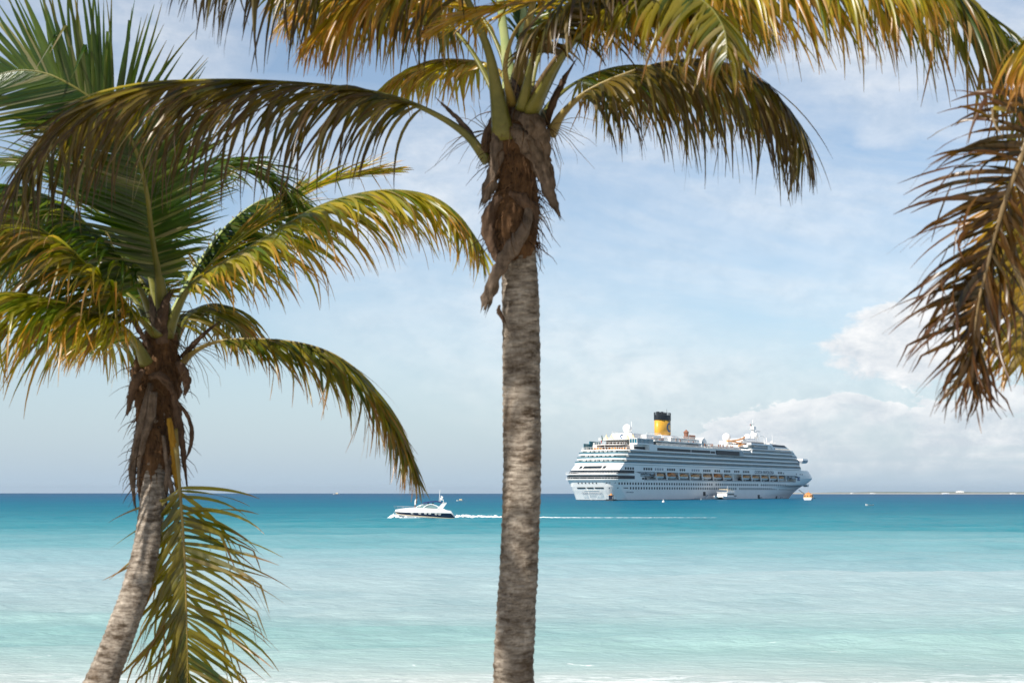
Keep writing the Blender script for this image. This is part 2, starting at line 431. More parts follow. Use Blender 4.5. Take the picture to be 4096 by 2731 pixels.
    st3 = noise_tex(nt, combine(nt, x*0.5, y*1.6, 4.0), 1.0, 5, 0.55, 0.0)
    ripple_light = ((st1 - 0.5)*2.2 + (st2 - 0.5)*1.3 + (st3 - 0.5)*0.5)
    col = mixc(nt, (ripple_light*-2.0).clamp()*0.42, col, mixc_mul(nt, col, (0.45, 0.62, 0.68)))  # dark streaks paint the shaded ripple troughs into the water colour
    col = mixc(nt, (ripple_light*1.6).clamp()*0.16*(1.0-foam)*(1.0-(y-60.0).ramp(0.0, 160.0)*0.8), col, (0.42, 0.57, 0.60))  # pale streaks paint sky reflection into the water colour
    # ripples
    r1 = noise_tex(nt, combine(nt, x*0.9, y*2.4, 0.0), 1.0, 6, 0.6, 0.2)
    r2 = noise_tex(nt, combine(nt, x*0.14, y*0.30, 1.0), 1.0, 7, 0.55, 0.0)
    bp1 = nt.nodes.new('ShaderNodeBump'); bp1.inputs['Distance'].default_value = 0.30; bp1.inputs['Strength'].default_value = 0.5
    bp2 = nt.nodes.new('ShaderNodeBump'); bp2.inputs['Distance'].default_value = 2.6; bp2.inputs['Strength'].default_value = 0.55
    nt.links.new(r1.s, bp1.inputs['Height']); nt.links.new(r2.s, bp2.inputs['Height'])
    nt.links.new(bp1.outputs[0], bp2.inputs['Normal'])
    nrm = bp2.outputs[0]
    df = nt.nodes.new('ShaderNodeBsdfDiffuse'); nt.links.new(col, df.inputs[0]); nt.links.new(bp1.outputs[0], df.inputs['Normal'])
    gl = nt.nodes.new('ShaderNodeBsdfGlossy'); gl.inputs['Roughness'].default_value = 0.12; gl.inputs[0].default_value = (0.95, 0.97, 1, 1)
    nt.links.new(nrm, gl.inputs['Normal'])
    lw = nt.nodes.new('ShaderNodeLayerWeight'); lw.inputs['Blend'].default_value = 0.5; nt.links.new(nrm, lw.inputs['Normal'])
    fac = (X(nt, lw.outputs['Facing']).pow(4.0) * 0.36 + 0.02) * (1.0 - foam) * (1.0 - (y - 120.0).ramp(0.0, 300.0)*0.45)
    fac = fac.min(0.30)
    mx = nt.nodes.new('ShaderNodeMixShader'); nt.links.new(fac.s, mx.inputs[0])
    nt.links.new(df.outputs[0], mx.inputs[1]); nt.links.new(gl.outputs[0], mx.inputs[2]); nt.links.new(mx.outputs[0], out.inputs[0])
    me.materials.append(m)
    o = bpy.data.objects.new('sea', me); C.objects.link(o)
    tag(o, kind='structure', label='turquoise sea turning deep blue towards the horizon')
make_sea()

def make_beach():
    b = MB(); xs = np.concatenate([np.linspace(-700, -60, 16), np.linspace(-50, 50, 101), np.linspace(60, 700, 16)])
    ys = np.concatenate([np.linspace(-400, -20, 14), np.linspace(-18, 34, 90), np.linspace(36, 80, 10)])
    vs = []
    for yy in ys:
        for xx in xs:
            z = ground_z(yy) + (0.10*noise.noise(Vector((xx*0.25, yy*0.25, 0))) + 0.03*noise.noise(Vector((xx*1.3, yy*1.3, 3)))) * (1 if yy < 26 else 0.3)
            vs.append((xx, yy, z))
    n = len(xs)
    fs = [(j*n+i, j*n+i+1, (j+1)*n+i+1, (j+1)*n+i) for j in range(len(ys)-1) for i in range(n-1)]
    b.add(vs, fs)
    sand, nt, bs = new_mat('sand')
    tc = nt.nodes.new('ShaderNodeTexCoord')
    n1 = noise_tex(nt, tc.outputs['Object'], 3.0, 9, 0.7)
    nt.links.new(mixc(nt, n1, (0.34, 0.29, 0.21), (0.52, 0.46, 0.36)), bs.inputs['Base Color']); bs.inputs['Roughness'].default_value = 0.9
    bp = nt.nodes.new('ShaderNodeBump'); bp.inputs['Strength'].default_value = 0.6; bp.inputs['Distance'].default_value = 0.05
    nt.links.new(n1.s, bp.inputs['Height']); nt.links.new(bp.outputs[0], bs.inputs['Normal'])
    tag(b.build('beach', sand, smooth=True, fix=False), kind='structure', label='pale sand beach under the palms')
make_beach()

# ------------------------------------------------------------------ far coast on the right
def make_coast():
    random.seed(5)
    b = MB(); D = 5600; drop = D*D/(2*R_EARTH)
    rings = []
    for i in range(181):
        u = i/180; a = 0.19 + u*0.62
        x = math.tan(a)*D
        h = (7.2 + 3.0*noise.noise(Vector((u*26, 0, 0))) + 1.5*noise.noise(Vector((u*110, 3, 0)))) * min(1, 0.35 + u*5)
        h = max(h, 1.5)
        dy = 60*noise.noise(Vector((u*9, 1, 1)))
        rings.append([(x, D-60+dy, -drop-1), (x, D+dy, -drop+1.6), (x, D+60+dy, -drop+1.8+h*0.55), (x, D+160+dy, -drop+h), (x, D+500+dy, -drop+h*1.05), (x, D+520, -drop-1)])
    b.loft(rings)
    m, nt, bs = new_mat('coast_scrub_hazed')
    geo = nt.nodes.new('ShaderNodeNewGeometry'); x, y, z = separate(nt, geo.outputs['Position'])
    n = noise_tex(nt, combine(nt, x*0.02, y*0.02, z*0.2), 1.0, 8, 0.65)
    sandf = (1.0 - (z + drop - 1.2 - n*1.5).ramp(0.0, 1.4))
    nt.links.new(mixc(nt, sandf, mixc(nt, ((n-0.4)*3).clamp(), (0.14, 0.17, 0.15), (0.25, 0.27, 0.23)), (0.5, 0.46, 0.38)), bs.inputs['Base Color'])  # scrub tones paled so the colour carries the distance haze
    bs.inputs['Roughness'].default_value = 1.0; bs.inputs['Specular IOR Level'].default_value = 0
    tag(b.build('coast_terrain', m), kind='structure', label='low scrubby coast with a sand strip along the right horizon')
    # a few white houses on it
    specs = [('small white house low on the coast just right of the orange tender boat', 3395, 9, 5), ('low white house on the coast between the ship and the hanging right frond', 3475, 13, 5),
             ('wide white building by the water on the far coast', 3763, 20, 6), ('large white villa on the higher part of the far coast', 3852, 22, 13), ('pale flat house at the right end of the far coast', 4030, 16, 5)]
    for lab, px, w, h in specs:
        x = (px - 2048)/5688*D
        t = thing('coast_house', lab, 'house', (x, D-30 if h < 10 else D+70, -drop+ (1.2 if h < 10 else 4.5)), 0.1)
        w2 = w*0.65; h *= 0.75
        MB().box(-w2, w2, -6, 6, -3, h*0.55).box(-w2*0.45, w2*0.3, -5, 5, h*0.55, h*0.85).build('wall', M['white'], t)
        MB().prism([(-w2*1.05, h*0.56), (w2*1.05, h*0.56), (w2*0.9, h*0.72), (-w2*0.9, h*0.72)], -5.5, 6.5).build('roof', M['white2'], t)
        for k in range(3):
            MB().box(-w2*0.7 + k*w2*0.6, -w2*0.7 + k*w2*0.6 + 2.5, -6.2, -6.02, 0.2, 1.8).build('window', M['dark_glass'], t)
make_coast()

# ------------------------------------------------------------------ palms
def spline(pts, n):
    pts = [Vector(p) for p in pts]
    q = [pts[0]*2 - pts[1]] + pts + [pts[-1]*2 - pts[-2]]
    dens = []
    for i in range(1, len(q)-2):
        for k in range(24):
            t = k/24; a, b_, c, d = q[i-1], q[i], q[i+1], q[i+2]
            dens.append(0.5*((2*b_) + (c-a)*t + (2*a-5*b_+4*c-d)*t*t + (3*b_-a-3*c+d)*t**3))
    dens.append(pts[-1])
    L = [0]
    for i in range(1, len(dens)): L.append(L[-1] + (dens[i]-dens[i-1]).length)
    out = []; j = 0
    for k in range(n):
        s = L[-1]*k/(n-1)
        while j < len(L)-2 and L[j+1] < s: j += 1
        f = (s - L[j])/max(1e-9, L[j+1]-L[j]); out.append(dens[j].lerp(dens[j+1], min(1, f)))
    return out, L[-1]

def frond(root, pts, mat='leaf_olive', stalk='stalk_green', n=95, L=0.62, w=0.034, start=0.22, a0=70, a1=25, droop=1.0,
          normal=None, lift=10, r0=0.035, seed=1, sides=(1, 1), age=0.5, clump=0.0, kink=0.0, jit=1.0, label=None, tipf=0.35, baself=0.35, split=((-11, 0.8), (9, 1.1))):
    rnd = random.Random(seed)
    w *= 0.74
    if droop >= 0.8: lift -= 30; droop *= 1.3; L *= 1.24; n = int(n*1.25)
    else: n = int(n*1.15)
    ctr, LL = spline(pts, 60)
    N0 = Vector(normal) if normal else Vector((0, 0, 1))
    verts = []; faces = []; cols = []
    m = 8
    org = root.location
    for k in range(n):
        for sg in (0, 1):
            keep = sides[sg]
            if rnd.random() > keep: continue
            u = start + (1-start)*((k + 0.5*sg + rnd.uniform(-0.25, 0.25)*jit)/n)
            u = min(max(u, start), 0.999)
            fi = u*(len(ctr)-1); i = int(fi); i = min(i, len(ctr)-2)
            p = ctr[i].lerp(ctr[i+1], fi-i)
            T = (ctr[min(i+2, len(ctr)-1)] - ctr[max(i-1, 0)]).normalized()
            S = T.cross(N0)
            if S.length < 0.15: S = T.cross(Vector((0.3, 1, 0.2)))
            S.normalize(); N = S.cross(T).normalized()
            v = (u-start)/(1-start)
            ll = L*min(1, baself + (1-baself)*v/0.22)*(1 - (1-tipf)*max(0, (v-0.55)/0.45)**1.5)*rnd.uniform(0.82, 1.1)
            a = rad(a0 + (a1-a0)*v + split[sg][0] + rnd.gauss(0, 7)*jit)
            lf = rad(lift + rnd.gauss(0, 7)*jit)
            s_ = 1 if sg else -1
            d = T*math.cos(a) + (S*s_*math.cos(lf) + N*math.sin(lf))*math.sin(a)
            dr = droop*rnd.uniform(0.55, 1.35)*split[sg][1]
            W = T - d*T.dot(d)
            if W.length < 0.1: W = S
            W.normalize()
            ra = min(1, max(0, age + rnd.gauss(0, 0.34))); rb = rnd.random()
            ww = w*rnd.uniform(0.75, 1.2)*(0.65 + 0.35*min(1, (1-v)*3))
            kinkseg = rnd.randint(3, 5) if rnd.random() < max(kink, 0.05) else 99
            if rnd.random() < 0.04: ll *= rnd.uniform(0.35, 0.7)
            tw = rnd.gauss(0, 0.16)*jit
            q = p.copy(); o = len(verts); seg = ll/m
            side_wob = Vector((rnd.gauss(0, 1), rnd.gauss(0, 1), 0))*0.05*jit
            for j in range(m+1):
                g = j/m
                prof = (0.45 + 0.55*min(1, g/0.12))*(1 - max(0, (g-0.35)/0.65)**1.35)
                hw = ww*0.5*prof + 0.0012
                up = d.cross(W).normalized()
                verts += [q - W*hw - org, q + up*hw*0.32 - org, q + W*hw - org]
                cols += [(ra, g, rb)]*3
                if j == m: break
                q = q + d*seg
                gg = 0.16*dr*(0.5 + 1.3*g)
                if j == kinkseg: gg += 1.6
                d = (d + Vector((0, 0, -1))*gg + side_wob).normalized()
                W = (W + up*tw); W = (W - d*W.dot(d)).normalized()
            for j in range(m):
                b0 = o + j*3; b1 = b0 + 3
                faces += [(b0, b0+1, b1+1, b1), (b0+1, b0+2, b1+2, b1+1)]
    me = bpy.data.meshes.new('frond'); me.from_pydata(verts, [], faces)
    at = me.attributes.new('leaf', 'FLOAT_VECTOR', 'POINT'); at.data.foreach_set('vector', [c for t in cols for c in t])
    me.polygons.foreach_set('use_smooth', [True]*len(me.polygons))
    me.materials.append(M[mat])
    o = bpy.data.objects.new('frond', me); C.objects.link(o); o.parent = root
    if label: o['label'] = label
    # stalk: broad grooved base tapering to a thread
    rings = []
    for i, p in enumerate(ctr):
        u = i/(len(ctr)-1)
        T = (ctr[min(i+1, len(ctr)-1)] - ctr[max(i-1, 0)]).normalized()
        S = T.cross(N0)
        if S.length < 0.15: S = T.cross(Vector((0.3, 1, 0.2)))
        S.normalize(); N = S.cross(T).normalized()
        r = r0*((1-u)**1.15*(0.62 + 0.38*max(0, 1-u*5)) ) + 0.0035
        wide = 1.0 + 0.35*max(0, 1 - u*7)
        rings.append([p + (S*math.cos(th)*r*wide + N*math.sin(th)*r*(0.75 if math.sin(th) < 0 else 0.45)) - org for th in [2*math.pi*k/8 for k in range(8)]])
    MB().loft(rings).build('stalk', M[stalk], o, smooth=True)
    return o

def trunk(root, pts, rs, mat='bark', seed=0, rings=150, amp=0.035):
    ctr, LL = spline(pts, rings*3)
    n = 40; V = []; A = []
    rnd = random.Random(seed)
    fr = np.interp(np.linspace(0, 1, len(ctr)), np.linspace(0, 1, len(rs)), rs)
    phase = []; ph = 0.0
    for i in range(len(ctr)):
        ph += (1/3.0)*(0.55 + 0.9*abs(noise.noise(Vector((i*0.05, seed, 0))))) * 0.85; phase.append(ph)
    org = root.location
    for i, p in enumerate(ctr):
        T = (ctr[min(i+1, len(ctr)-1)] - ctr[max(i-1, 0)]).normalized()
        S = T.cross(Vector((0, 1, 0))).normalized(); U = T.cross(S)
        for k in range(n):
            th = 2*math.pi*k/n; c, s = math.cos(th), math.sin(th)
            tilt = 1.1*noise.noise(Vector((c*0.9, s*0.9, i*0.035 + seed)))
            saw = ((phase[i] + tilt) % 1.0)
            groove = max(0, 1 - abs(saw - 0.5)/0.16)
            rr = fr[i]*(1 + amp*(saw - 0.5) - amp*0.8*groove + 0.045*noise.noise(Vector((c*2, s*2, i*0.06 + seed*3))) + 0.02*noise.noise(Vector((c*7, s*7, i*0.35))))
            V.append(p + (S*c + U*s)*rr - org); A += [saw, groove, 0.0]
    F = [(i*n+k, i*n+(k+1) % n, (i+1)*n+(k+1) % n, (i+1)*n+k) for i in range(len(ctr)-1) for k in range(n)]
    F.append(tuple((len(ctr)-1)*n+k for k in range(n)))
    me = bpy.data.meshes.new('trunk'); me.from_pydata(V, [], F)
    at = me.attributes.new('ring', 'FLOAT_VECTOR', 'POINT'); at.data.foreach_set('vector', A)
    me.polygons.foreach_set('use_smooth', [True]*len(me.polygons)); me.materials.append(M[mat])
    o = bpy.data.objects.new('trunk', me); C.objects.link(o); o.parent = root
    return o

def husk(root, pts, ws, mat='husk', name='dead_sheath', seed=0, curl=0.35, face=(0.1, -1, 0.1), thick=0.008, rag=0.25):
    """a torn leathery sheath: a curled strip with a ragged end and real thickness"""
    ctr, LL = spline(pts, 26); n = 9
    wf = np.interp(np.linspace(0, 1, 26), np.linspace(0, 1, len(ws)), ws)*0.74
    org = root.location; Fv = Vector(face).normalized()
    top = []; bot = []
    for i, p in enumerate(ctr):
        T = (ctr[min(i+1, 25)] - ctr[max(i-1, 0)]).normalized()
        Wd = T.cross(Fv).normalized(); N = Wd.cross(T).normalized()
        for k in range(n):
            u = k/(n-1)*2 - 1
            e = 1 + (rag*noise.noise(Vector((i*0.33, u*1.2, seed))) + 0.45*noise.noise(Vector((i*1.3, u*0.7, seed+2)))*(0.3+i/25))*(abs(u))
            q = p + Wd*u*wf[i]*0.5*e - N*curl*wf[i]*(u*u) + N*wf[i]*0.22*noise.noise(Vector((i*0.22, u*1.8, seed+5)))
            if i > 17: q += T*(i-17)/8*0.11*noise.noise(Vector((u*3.5, seed, 0)))
            top.append(q - org); bot.append(q - N*thick - org)
    V = top + bot; K = len(top); F = []
    for i in range(25):
        for k in range(n-1):
            a = i*n+k; F.append((a, a+1, a+n+1, a+n)); F.append((K+a, K+a+n, K+a+n+1, K+a+1))
        for k in (0, n-1):
            a = i*n+k; F.append((a, a+n, K+a+n, K+a))
    for k in range(n-1):
        for i in (0, 25):
            a = i*n+k; F.append((a, a+1, K+a+1, K+a))
    b = MB(); b.add(V, F)
    return b.build(name, M[mat], root, smooth=True)

def fibre_mass(root, pts, rs, name='crown_fibre', mat='fibre', seed=0, strands=90, amp=0.30):
    """brown woven fibre that wraps the top of the trunk, with loose hanging strands"""
    ctr, LL = spline(pts, 40); n = 36; V = []
    fr = np.interp(np.linspace(0, 1, 40), np.linspace(0, 1, len(rs)), rs); org = root.location
    for i, p in enumerate(ctr):
        T = (ctr[min(i+1, 39)] - ctr[max(i-1, 0)]).normalized()
        S = T.cross(Vector((0, 1, 0))).normalized(); U = T.cross(S)
        for k in range(n):
            th = 2*math.pi*k/n; c, s = math.cos(th), math.sin(th)
            f = 1 + amp*noise.fractal(Vector((c*1.6 + seed, s*1.6, i*0.16)), 0.8, 2.1, 4) + 0.05*noise.noise(Vector((c*12, s*12, i*0.3)))
            V.append(p + (S*c + U*s)*fr[i]*f - org)
    b = MB(); b.loft([V[i*n:(i+1)*n] for i in range(40)])
    rnd = random.Random(seed)
    for k in range(strands):
        i = rnd.randint(3, 38); th = rnd.uniform(0, 6.28)
        p = ctr[i] - org + Vector((math.cos(th), math.sin(th), 0))*fr[i]*0.95
        o = Vector((math.cos(th), math.sin(th), 0))
        l = rnd.uniform(0.06, 0.30)
        q = [p]; d = (o*rnd.uniform(0.2, 0.8) + Vector((0, 0, rnd.uniform(-1, 0.2)))).normalized()
        for j in range(4):
            d = (d + Vector((rnd.gauss(0, .2), rnd.gauss(0, .2), -0.35))).normalized(); q.append(q[-1] + d*l/4)
        b.tube(q, [0.004, 0.004, 0.003, 0.002, 0.001], 4)
    return b.build(name, M[mat], root, smooth=True)

def twigs(root, org_pt, n, seed, spread=0.45, down=0.2, name='flower_stalk', mat='stalk_brown', r=0.0028):
    """thin wiry dry threads spraying from a point"""
    rnd = random.Random(seed); b = MB(); o = root.location
    for k in range(n):
        d = Vector((rnd.gauss(0, 1), rnd.gauss(0, 0.6), rnd.gauss(0.1, 0.7))).normalized()
        q = [Vector(org_pt) - o]; l = rnd.uniform(0.4, 1)*spread
        for j in range(5):
            d = (d + Vector((rnd.gauss(0, .22), rnd.gauss(0, .22), -down))).normalized(); q.append(q[-1] + d*l/5)
        b.tube(q, [r, r, r*0.9, r*0.7, r*0.5, r*0.3], 4)
    return b.build(name, M[mat], root)

# ---- centre palm, 10 m away
DC = 10.0
def pc(*a): return [P(x, y, d) for x, y, d in a]
base = P(1178, 1690, DC); gb = Vector((base.x - 0.12, base.y, ground_z(base.y) - 0.1))
palm_c = thing('palm_tree', 'tall straight coconut palm in the middle with dappled ringed trunk and torn grey sheaths', 'palm tree', gb)
trunk(palm_c, [gb, P(1176, 1640, DC), P(1181, 1500, DC), P(1192, 1300, DC), P(1199, 1100, DC), P(1198, 900, DC), P(1196, 700, DC), P(1190, 560, DC), P(1184, 490, DC)],
      [0.20, 0.150, 0.146, 0.139, 0.134, 0.134, 0.133, 0.131, 0.115], seed=2, rings=130, amp=0.045)
fibre_mass(palm_c, pc((1184, 600, DC), (1182, 500, DC), (1186, 440, DC), (1186, 380, DC), (1186, 300, DC), (1190, 235, DC), (1192, 180, DC)), [0.125, 0.165, 0.155, 0.125, 0.16, 0.19, 0.13, 0.05], seed=3, strands=420, amp=0.24)
Df = DC - 0.17
husk(palm_c, pc((1172, 268, Df+.04), (1148, 300, Df-.02), (1142, 350, Df), (1132, 400, Df), (1118, 445, Df), (1108, 470, Df)), [0.04, 0.12, 0.13, 0.11, 0.13, 0.04], 'husk', seed=1)
husk(palm_c, pc((1160, 285, Df-.02), (1190, 300, Df-.06), (1222, 335, Df-.04), (1248, 380, Df), (1262, 430, Df), (1285, 497, Df)), [0.10, 0.17, 0.19, 0.17, 0.11, 0.02], 'husk', seed=2)
husk(palm_c, pc((1195, 262, Df-.03), (1220, 275, Df-.08), (1240, 300, Df-.06), (1250, 345, Df), (1262, 388, Df+.02)), [0.10, 0.22, 0.2, 0.12, 0.03], 'husk', seed=9, curl=0.2)
husk(palm_c, pc((1215, 470, Df), (1208, 520, Df-.05), (1180, 560, Df-.06), (1150, 610, Df-.04), (1128, 660, Df), (1112, 712, Df)), [0.06, 0.11, 0.15, 0.13, 0.13, 0.05], 'husk', seed=3, curl=0.25)
husk(palm_c, pc((1150, 450, Df), (1128, 480, Df), (1122, 520, Df), (1135, 570, Df), (1150, 620, Df)), [0.06, 0.12, 0.13, 0.09, 0.03], 'husk_dark', seed=4)
husk(palm_c, pc((1170, 440, Df), (1200, 455, Df-.03), (1225, 480, Df), (1232, 530, Df)), [0.05, 0.14, 0.11, 0.04], 'husk_dark', seed=5)
husk(palm_c, pc((1148, 700, DC-.13), (1146, 712, DC-.14), (1156, 735, DC-.13)), [0.02, 0.05, 0.02], 'husk_dark', seed=6)
husk(palm_c, pc((1108, 350, DC), (1075, 300, DC-.05), (1050, 270, DC-.05), (1015, 236, DC-.05)), [0.06, 0.07, 0.05, 0.01], 'husk', name='spathe', seed=7)
husk(palm_c, pc((1255, 290, DC), (1268, 240, DC-.05), (1290, 190, DC-.05), (1320, 140, DC-.05)), [0.06, 0.07, 0.06, 0.01], 'husk_dark', name='spathe', seed=8)
husk(palm_c, pc((1130, 372, DC), (1118, 330, DC-.1), (1124, 296, DC-.1), (1150, 285, DC-.1)), [0.06, 0.10, 0.09, 0.05], 'husk_dark', seed=12)
husk(palm_c, pc((1188, 300, Df+.02), (1192, 250, Df), (1186, 215, Df+.02), (1180, 180, Df+.06)), [0.16, 0.14, 0.10, 0.03], 'husk', seed=13, curl=0.3)
twigs(palm_c, P(1120, 300, DC), 26, 4, 0.62, 0.12)
twigs(palm_c, P(1262, 290, DC), 26, 5, 0.55, 0.18)
twigs(palm_c, P(1240, 500, DC-.05), 8, 15, 0.12, 0.2)
lv = dict(jit=1.0)
# big browned frond arching left
frond(palm_c, pc((1122, 372, 10.0), (1075, 312, 9.95), (1000, 262, 9.9), (900, 222, 9.8), (780, 200, 9.7), (620, 187, 9.6), (480, 184, 9.5), (350, 192, 9.45), (240, 222, 9.4), (150, 278, 9.4), (92, 335, 9.4), (50, 405, 9.4)),
      'leaf_brown_shaded', 'stalk_green', n=122, L=0.84, w=0.036, start=0.17, a0=62, a1=34, droop=1.35, lift=2, r0=0.045, seed=11, age=0.55, split=((-20, 0.5), (2, 1.25)), tipf=0.45, baself=0.6, label='large browned frond arching far to the left')
# thick front stalk going up and over to the left, leaflets hang in from the top edge
frond(palm_c, pc((1156, 318, 9.86), (1143, 230, 9.75), (1125, 130, 9.6), (1095, 50, 9.5), (1050, -40, 9.4), (960, -130, 9.3), (830, -165, 9.2), (680, -160, 9.15), (560, -135, 9.1), (450, -95, 9.1)),
      'leaf_brown_shaded', 'stalk_green', n=62, L=0.80, w=0.040, start=0.34, a0=70, a1=35, droop=1.7, lift=0, r0=0.062, seed=12, age=0.6, tipf=0.4, baself=0.7)
# orange lit frond sweeping across the top towards the left
frond(palm_c, pc((1190, 200, 9.95), (1205, 90, 9.8), (1225, -20, 9.7), (1200, -95, 9.6), (1100, -120, 9.5), (980, -85, 9.4), (860, -40, 9.35), (780, 20, 9.3), (715, 80, 9.3)),
      'leaf_orange', 'stalk_yellow', n=78, L=0.60, w=0.040, start=0.36, a0=55, a1=25, droop=1.0, lift=-4, r0=0.05, seed=13, age=0.55, sides=(1, .9))
frond(palm_c, pc((1175, 240, 9.85), (1160, 150, 9.5), (1190, 60, 9.3), (1250, 5, 9.2), (1180, 12, 9.1), (1090, 30, 9.0), (1010, 65, 8.95)),
      'leaf_orange', 'stalk_yellow', n=45, L=0.42, w=0.030, start=0.50, a0=45, a1=22, droop=0.35, lift=5, r0=0.03, seed=14, age=0.7, sides=(1, .8))
# drooping pale lit frond behind, left
frond(palm_c, pc((1172, 265, 10.1), (1165, 190, 10.3), (1125, 150, 10.6), (1060, 138, 10.9), (990, 140, 11.2), (930, 165, 11.4), (890, 195, 11.5), (868, 222, 11.5)),
      'leaf_yellow', 'stalk_yellow', n=70, L=0.40, w=0.040, start=0.34, a0=40, a1=15, droop=0.9, lift=-18, r0=0.05, seed=15, age=0.95)
# thin green stalk up-left behind
frond(palm_c, pc((1160, 270, 10.1), (1130, 200, 10.2), (1085, 120, 10.4), (1035, 60, 10.6), (960, -10, 10.8), (850, -50, 11.0), (730, -50, 11.2), (640, -20, 11.3)),
      'leaf_olive', 'stalk_green', n=70, L=0.62, w=0.036, start=0.34, a0=65, a1=30, droop=1.5, lift=0, r0=0.04, seed=16, age=0.5)
# two upright young fronds
frond(palm_c, pc((1178, 260, 10.05), (1170, 180, 10.1), (1160, 100, 10.1), (1150, 20, 10.1), (1135, -120, 10.1), (1120, -350, 10.2), (1060, -560, 10.4)),
      'leaf_green', 'stalk_pale', n=80, L=0.5, w=0.03, start=0.26, a0=38, a1=25, droop=0.2, normal=(0, -1, 0.2), lift=10, r0=0.06, seed=17, age=0.2)
frond(palm_c, pc((1195, 260, 10.05), (1192, 180, 10.1), (1196, 100, 10.2), (1205, 0, 10.3), (1230, -160, 10.4), (1290, -380, 10.6)),
      'leaf_green', 'stalk_pale', n=80, L=0.55, w=0.03, start=0.24, a0=42, a1=25, droop=0.25, normal=(0, -1, 0.2), lift=10, r0=0.06, seed=18, age=0.25)
frond(palm_c, pc((1205, 262, 10.15), (1212, 180, 10.3), (1235, 90, 10.5), (1275, -10, 10.8), (1340, -120, 11.1), (1450, -190, 11.5)),
      'leaf_green', 'stalk_green', n=70, L=0.55, w=0.032, start=0.25, a0=55, a1=30, droop=0.6, lift=10, r0=0.05, seed=19, age=0.3)
# long right frond going over the top edge and coming down at the top right corner
frond(palm_c, pc((1218, 268, 9.95), (1245, 205, 9.9), (1300, 110, 9.8), (1375, 30, 9.7), (1480, -55, 9.6), (1640, -120, 9.5), (1820, -140, 9.4), (1990, -115, 9.3), (2130, -60, 9.2), (2245, 10, 9.1), (2315, 90, 9.1), (2362, 170, 9.1), (2395, 260, 9.1)),
      'leaf_olive', 'stalk_green', n=135, L=0.86, w=0.042, start=0.20, a0=68, a1=38, droop=1.15, lift=4, r0=0.055, seed=20, age=0.45, tipf=0.5, baself=0.7)
# a second long one just in front of it, yellow and orange tips
frond(palm_c, pc((1215, 255, 9.85), (1262, 160, 9.6), (1340, 60, 9.3), (1450, -20, 9.0), (1580, -75, 8.8), (1740, -95, 8.6), (1900, -90, 8.5), (2040, -60, 8.4), (2150, -20, 8.4)),
      'leaf_yellow', 'stalk_brown', n=105, L=0.70, w=0.042, start=0.28, a0=66, a1=30, droop=1.5, lift=0, r0=0.045, seed=21, age=0.7)
# frond falling towards the camera right of the crown: the dark knot with yellow tips
frond(palm_c, pc((1220, 255, 9.8), (1290, 130, 9.3), (1400, 20, 8.8), (1520, -20, 8.4), (1610, 0, 8.1), (1660, 60, 7.9), (1670, 130, 7.8)),
      'leaf_olive', 'stalk_green', n=80, L=0.50, w=0.038, start=0.42, a0=70, a1=40, droop=1.2, lift=0, r0=0.045, seed=22, age=0.75)
# lower right frond with long hanging leaflets
frond(palm_c, pc((1262, 312, 10.0), (1290, 262, 9.95), (1345, 212, 9.9), (1430, 172, 9.85), (1530, 143, 9.8), (1630, 138, 9.8), (1720, 168, 9.8), (1790, 225, 9.8), (1832, 285, 9.8), (1852, 352, 9.8)),
      'leaf_brown_shaded', 'stalk_yellow', n=84, L=0.76, w=0.034, start=0.16, a0=70, a1=40, droop=1.25, lift=4, r0=0.042, seed=23, age=0.6, split=((-4, 1.5), (-4, 1.35)), tipf=0.35, baself=0.55, label='browned frond hanging low on the right over the ship side')
# stalk rising right, second pale one
frond(palm_c, pc((1235, 285, 10.1), (1275, 225, 10.3), (1350, 175, 10.6), (1450, 150, 11.0), (1560, 165, 11.3), (1650, 200, 11.5), (1740, 265, 11.6)),
      'leaf_olive', 'stalk_green', n=80, L=0.65, w=0.036, start=0.25, a0=65, a1=35, droop=1.5, lift=0, r0=0.035, seed=24, age=0.5)

# ---- left palm, 12 m away and leaning
DL = 12.0
base = P(150, 1760, 10.9); gb = Vector((base.x - 0.45, base.y, ground_z(base.y) - 0.1))
palm_l = thing('palm_tree', 'leaning coconut palm on the left with curved pale trunk and shaggy husk', 'palm tree', gb)
trunk(palm_l, [gb, P(170, 1710, 10.9), P(232, 1568, 11.1), P(297, 1400, 11.3), P(332, 1280, 11.5), P(350, 1160, 11.7), P(358, 1040, 11.9), P(362, 900, 12.0), P(366, 790, 12.0)],
      [0.19, 0.135, 0.133, 0.123, 0.113, 0.105, 0.10, 0.10, 0.10], seed=7, rings=115, amp=0.055)
fibre_mass(palm_l, pc((352, 1140, 11.8), (358, 1060, 11.9), (360, 980, 12), (360, 900, 12), (364, 830, 12), (366, 770, 12), (366, 710, 12)), [0.10, 0.13, 0.15, 0.165, 0.175, 0.13, 0.05], seed=8, strands=420, amp=0.38)
D1 = DL - 0.22
husk(palm_l, pc((345, 880, D1), (330, 950, D1-.03), (312, 1020, D1-.02), (303, 1090, D1), (312, 1172, D1)), [0.06, 0.10, 0.09, 0.08, 0.015], 'husk', seed=21)
husk(palm_l, pc((352, 900, D1-.04), (345, 960, D1-.05), (326, 1020, D1-.03), (318, 1100, D1), (320, 1150, D1)), [0.08, 0.10, 0.07, 0.05, 0.01], 'husk', seed=22)
husk(palm_l, pc((405, 920, D1), (428, 950, D1), (440, 985, D1), (436, 1030, D1), (424, 1062, D1)), [0.03, 0.045, 0.05, 0.04, 0.005], 'husk_dark', seed=23, curl=0.1)
husk(palm_l, pc((398, 900, D1), (408, 960, D1), (418, 1020, D1), (425, 1080, D1), (430, 1120, D1)), [0.06, 0.09, 0.08, 0.05, 0.01], 'husk_dark', seed=24, curl=0.15)
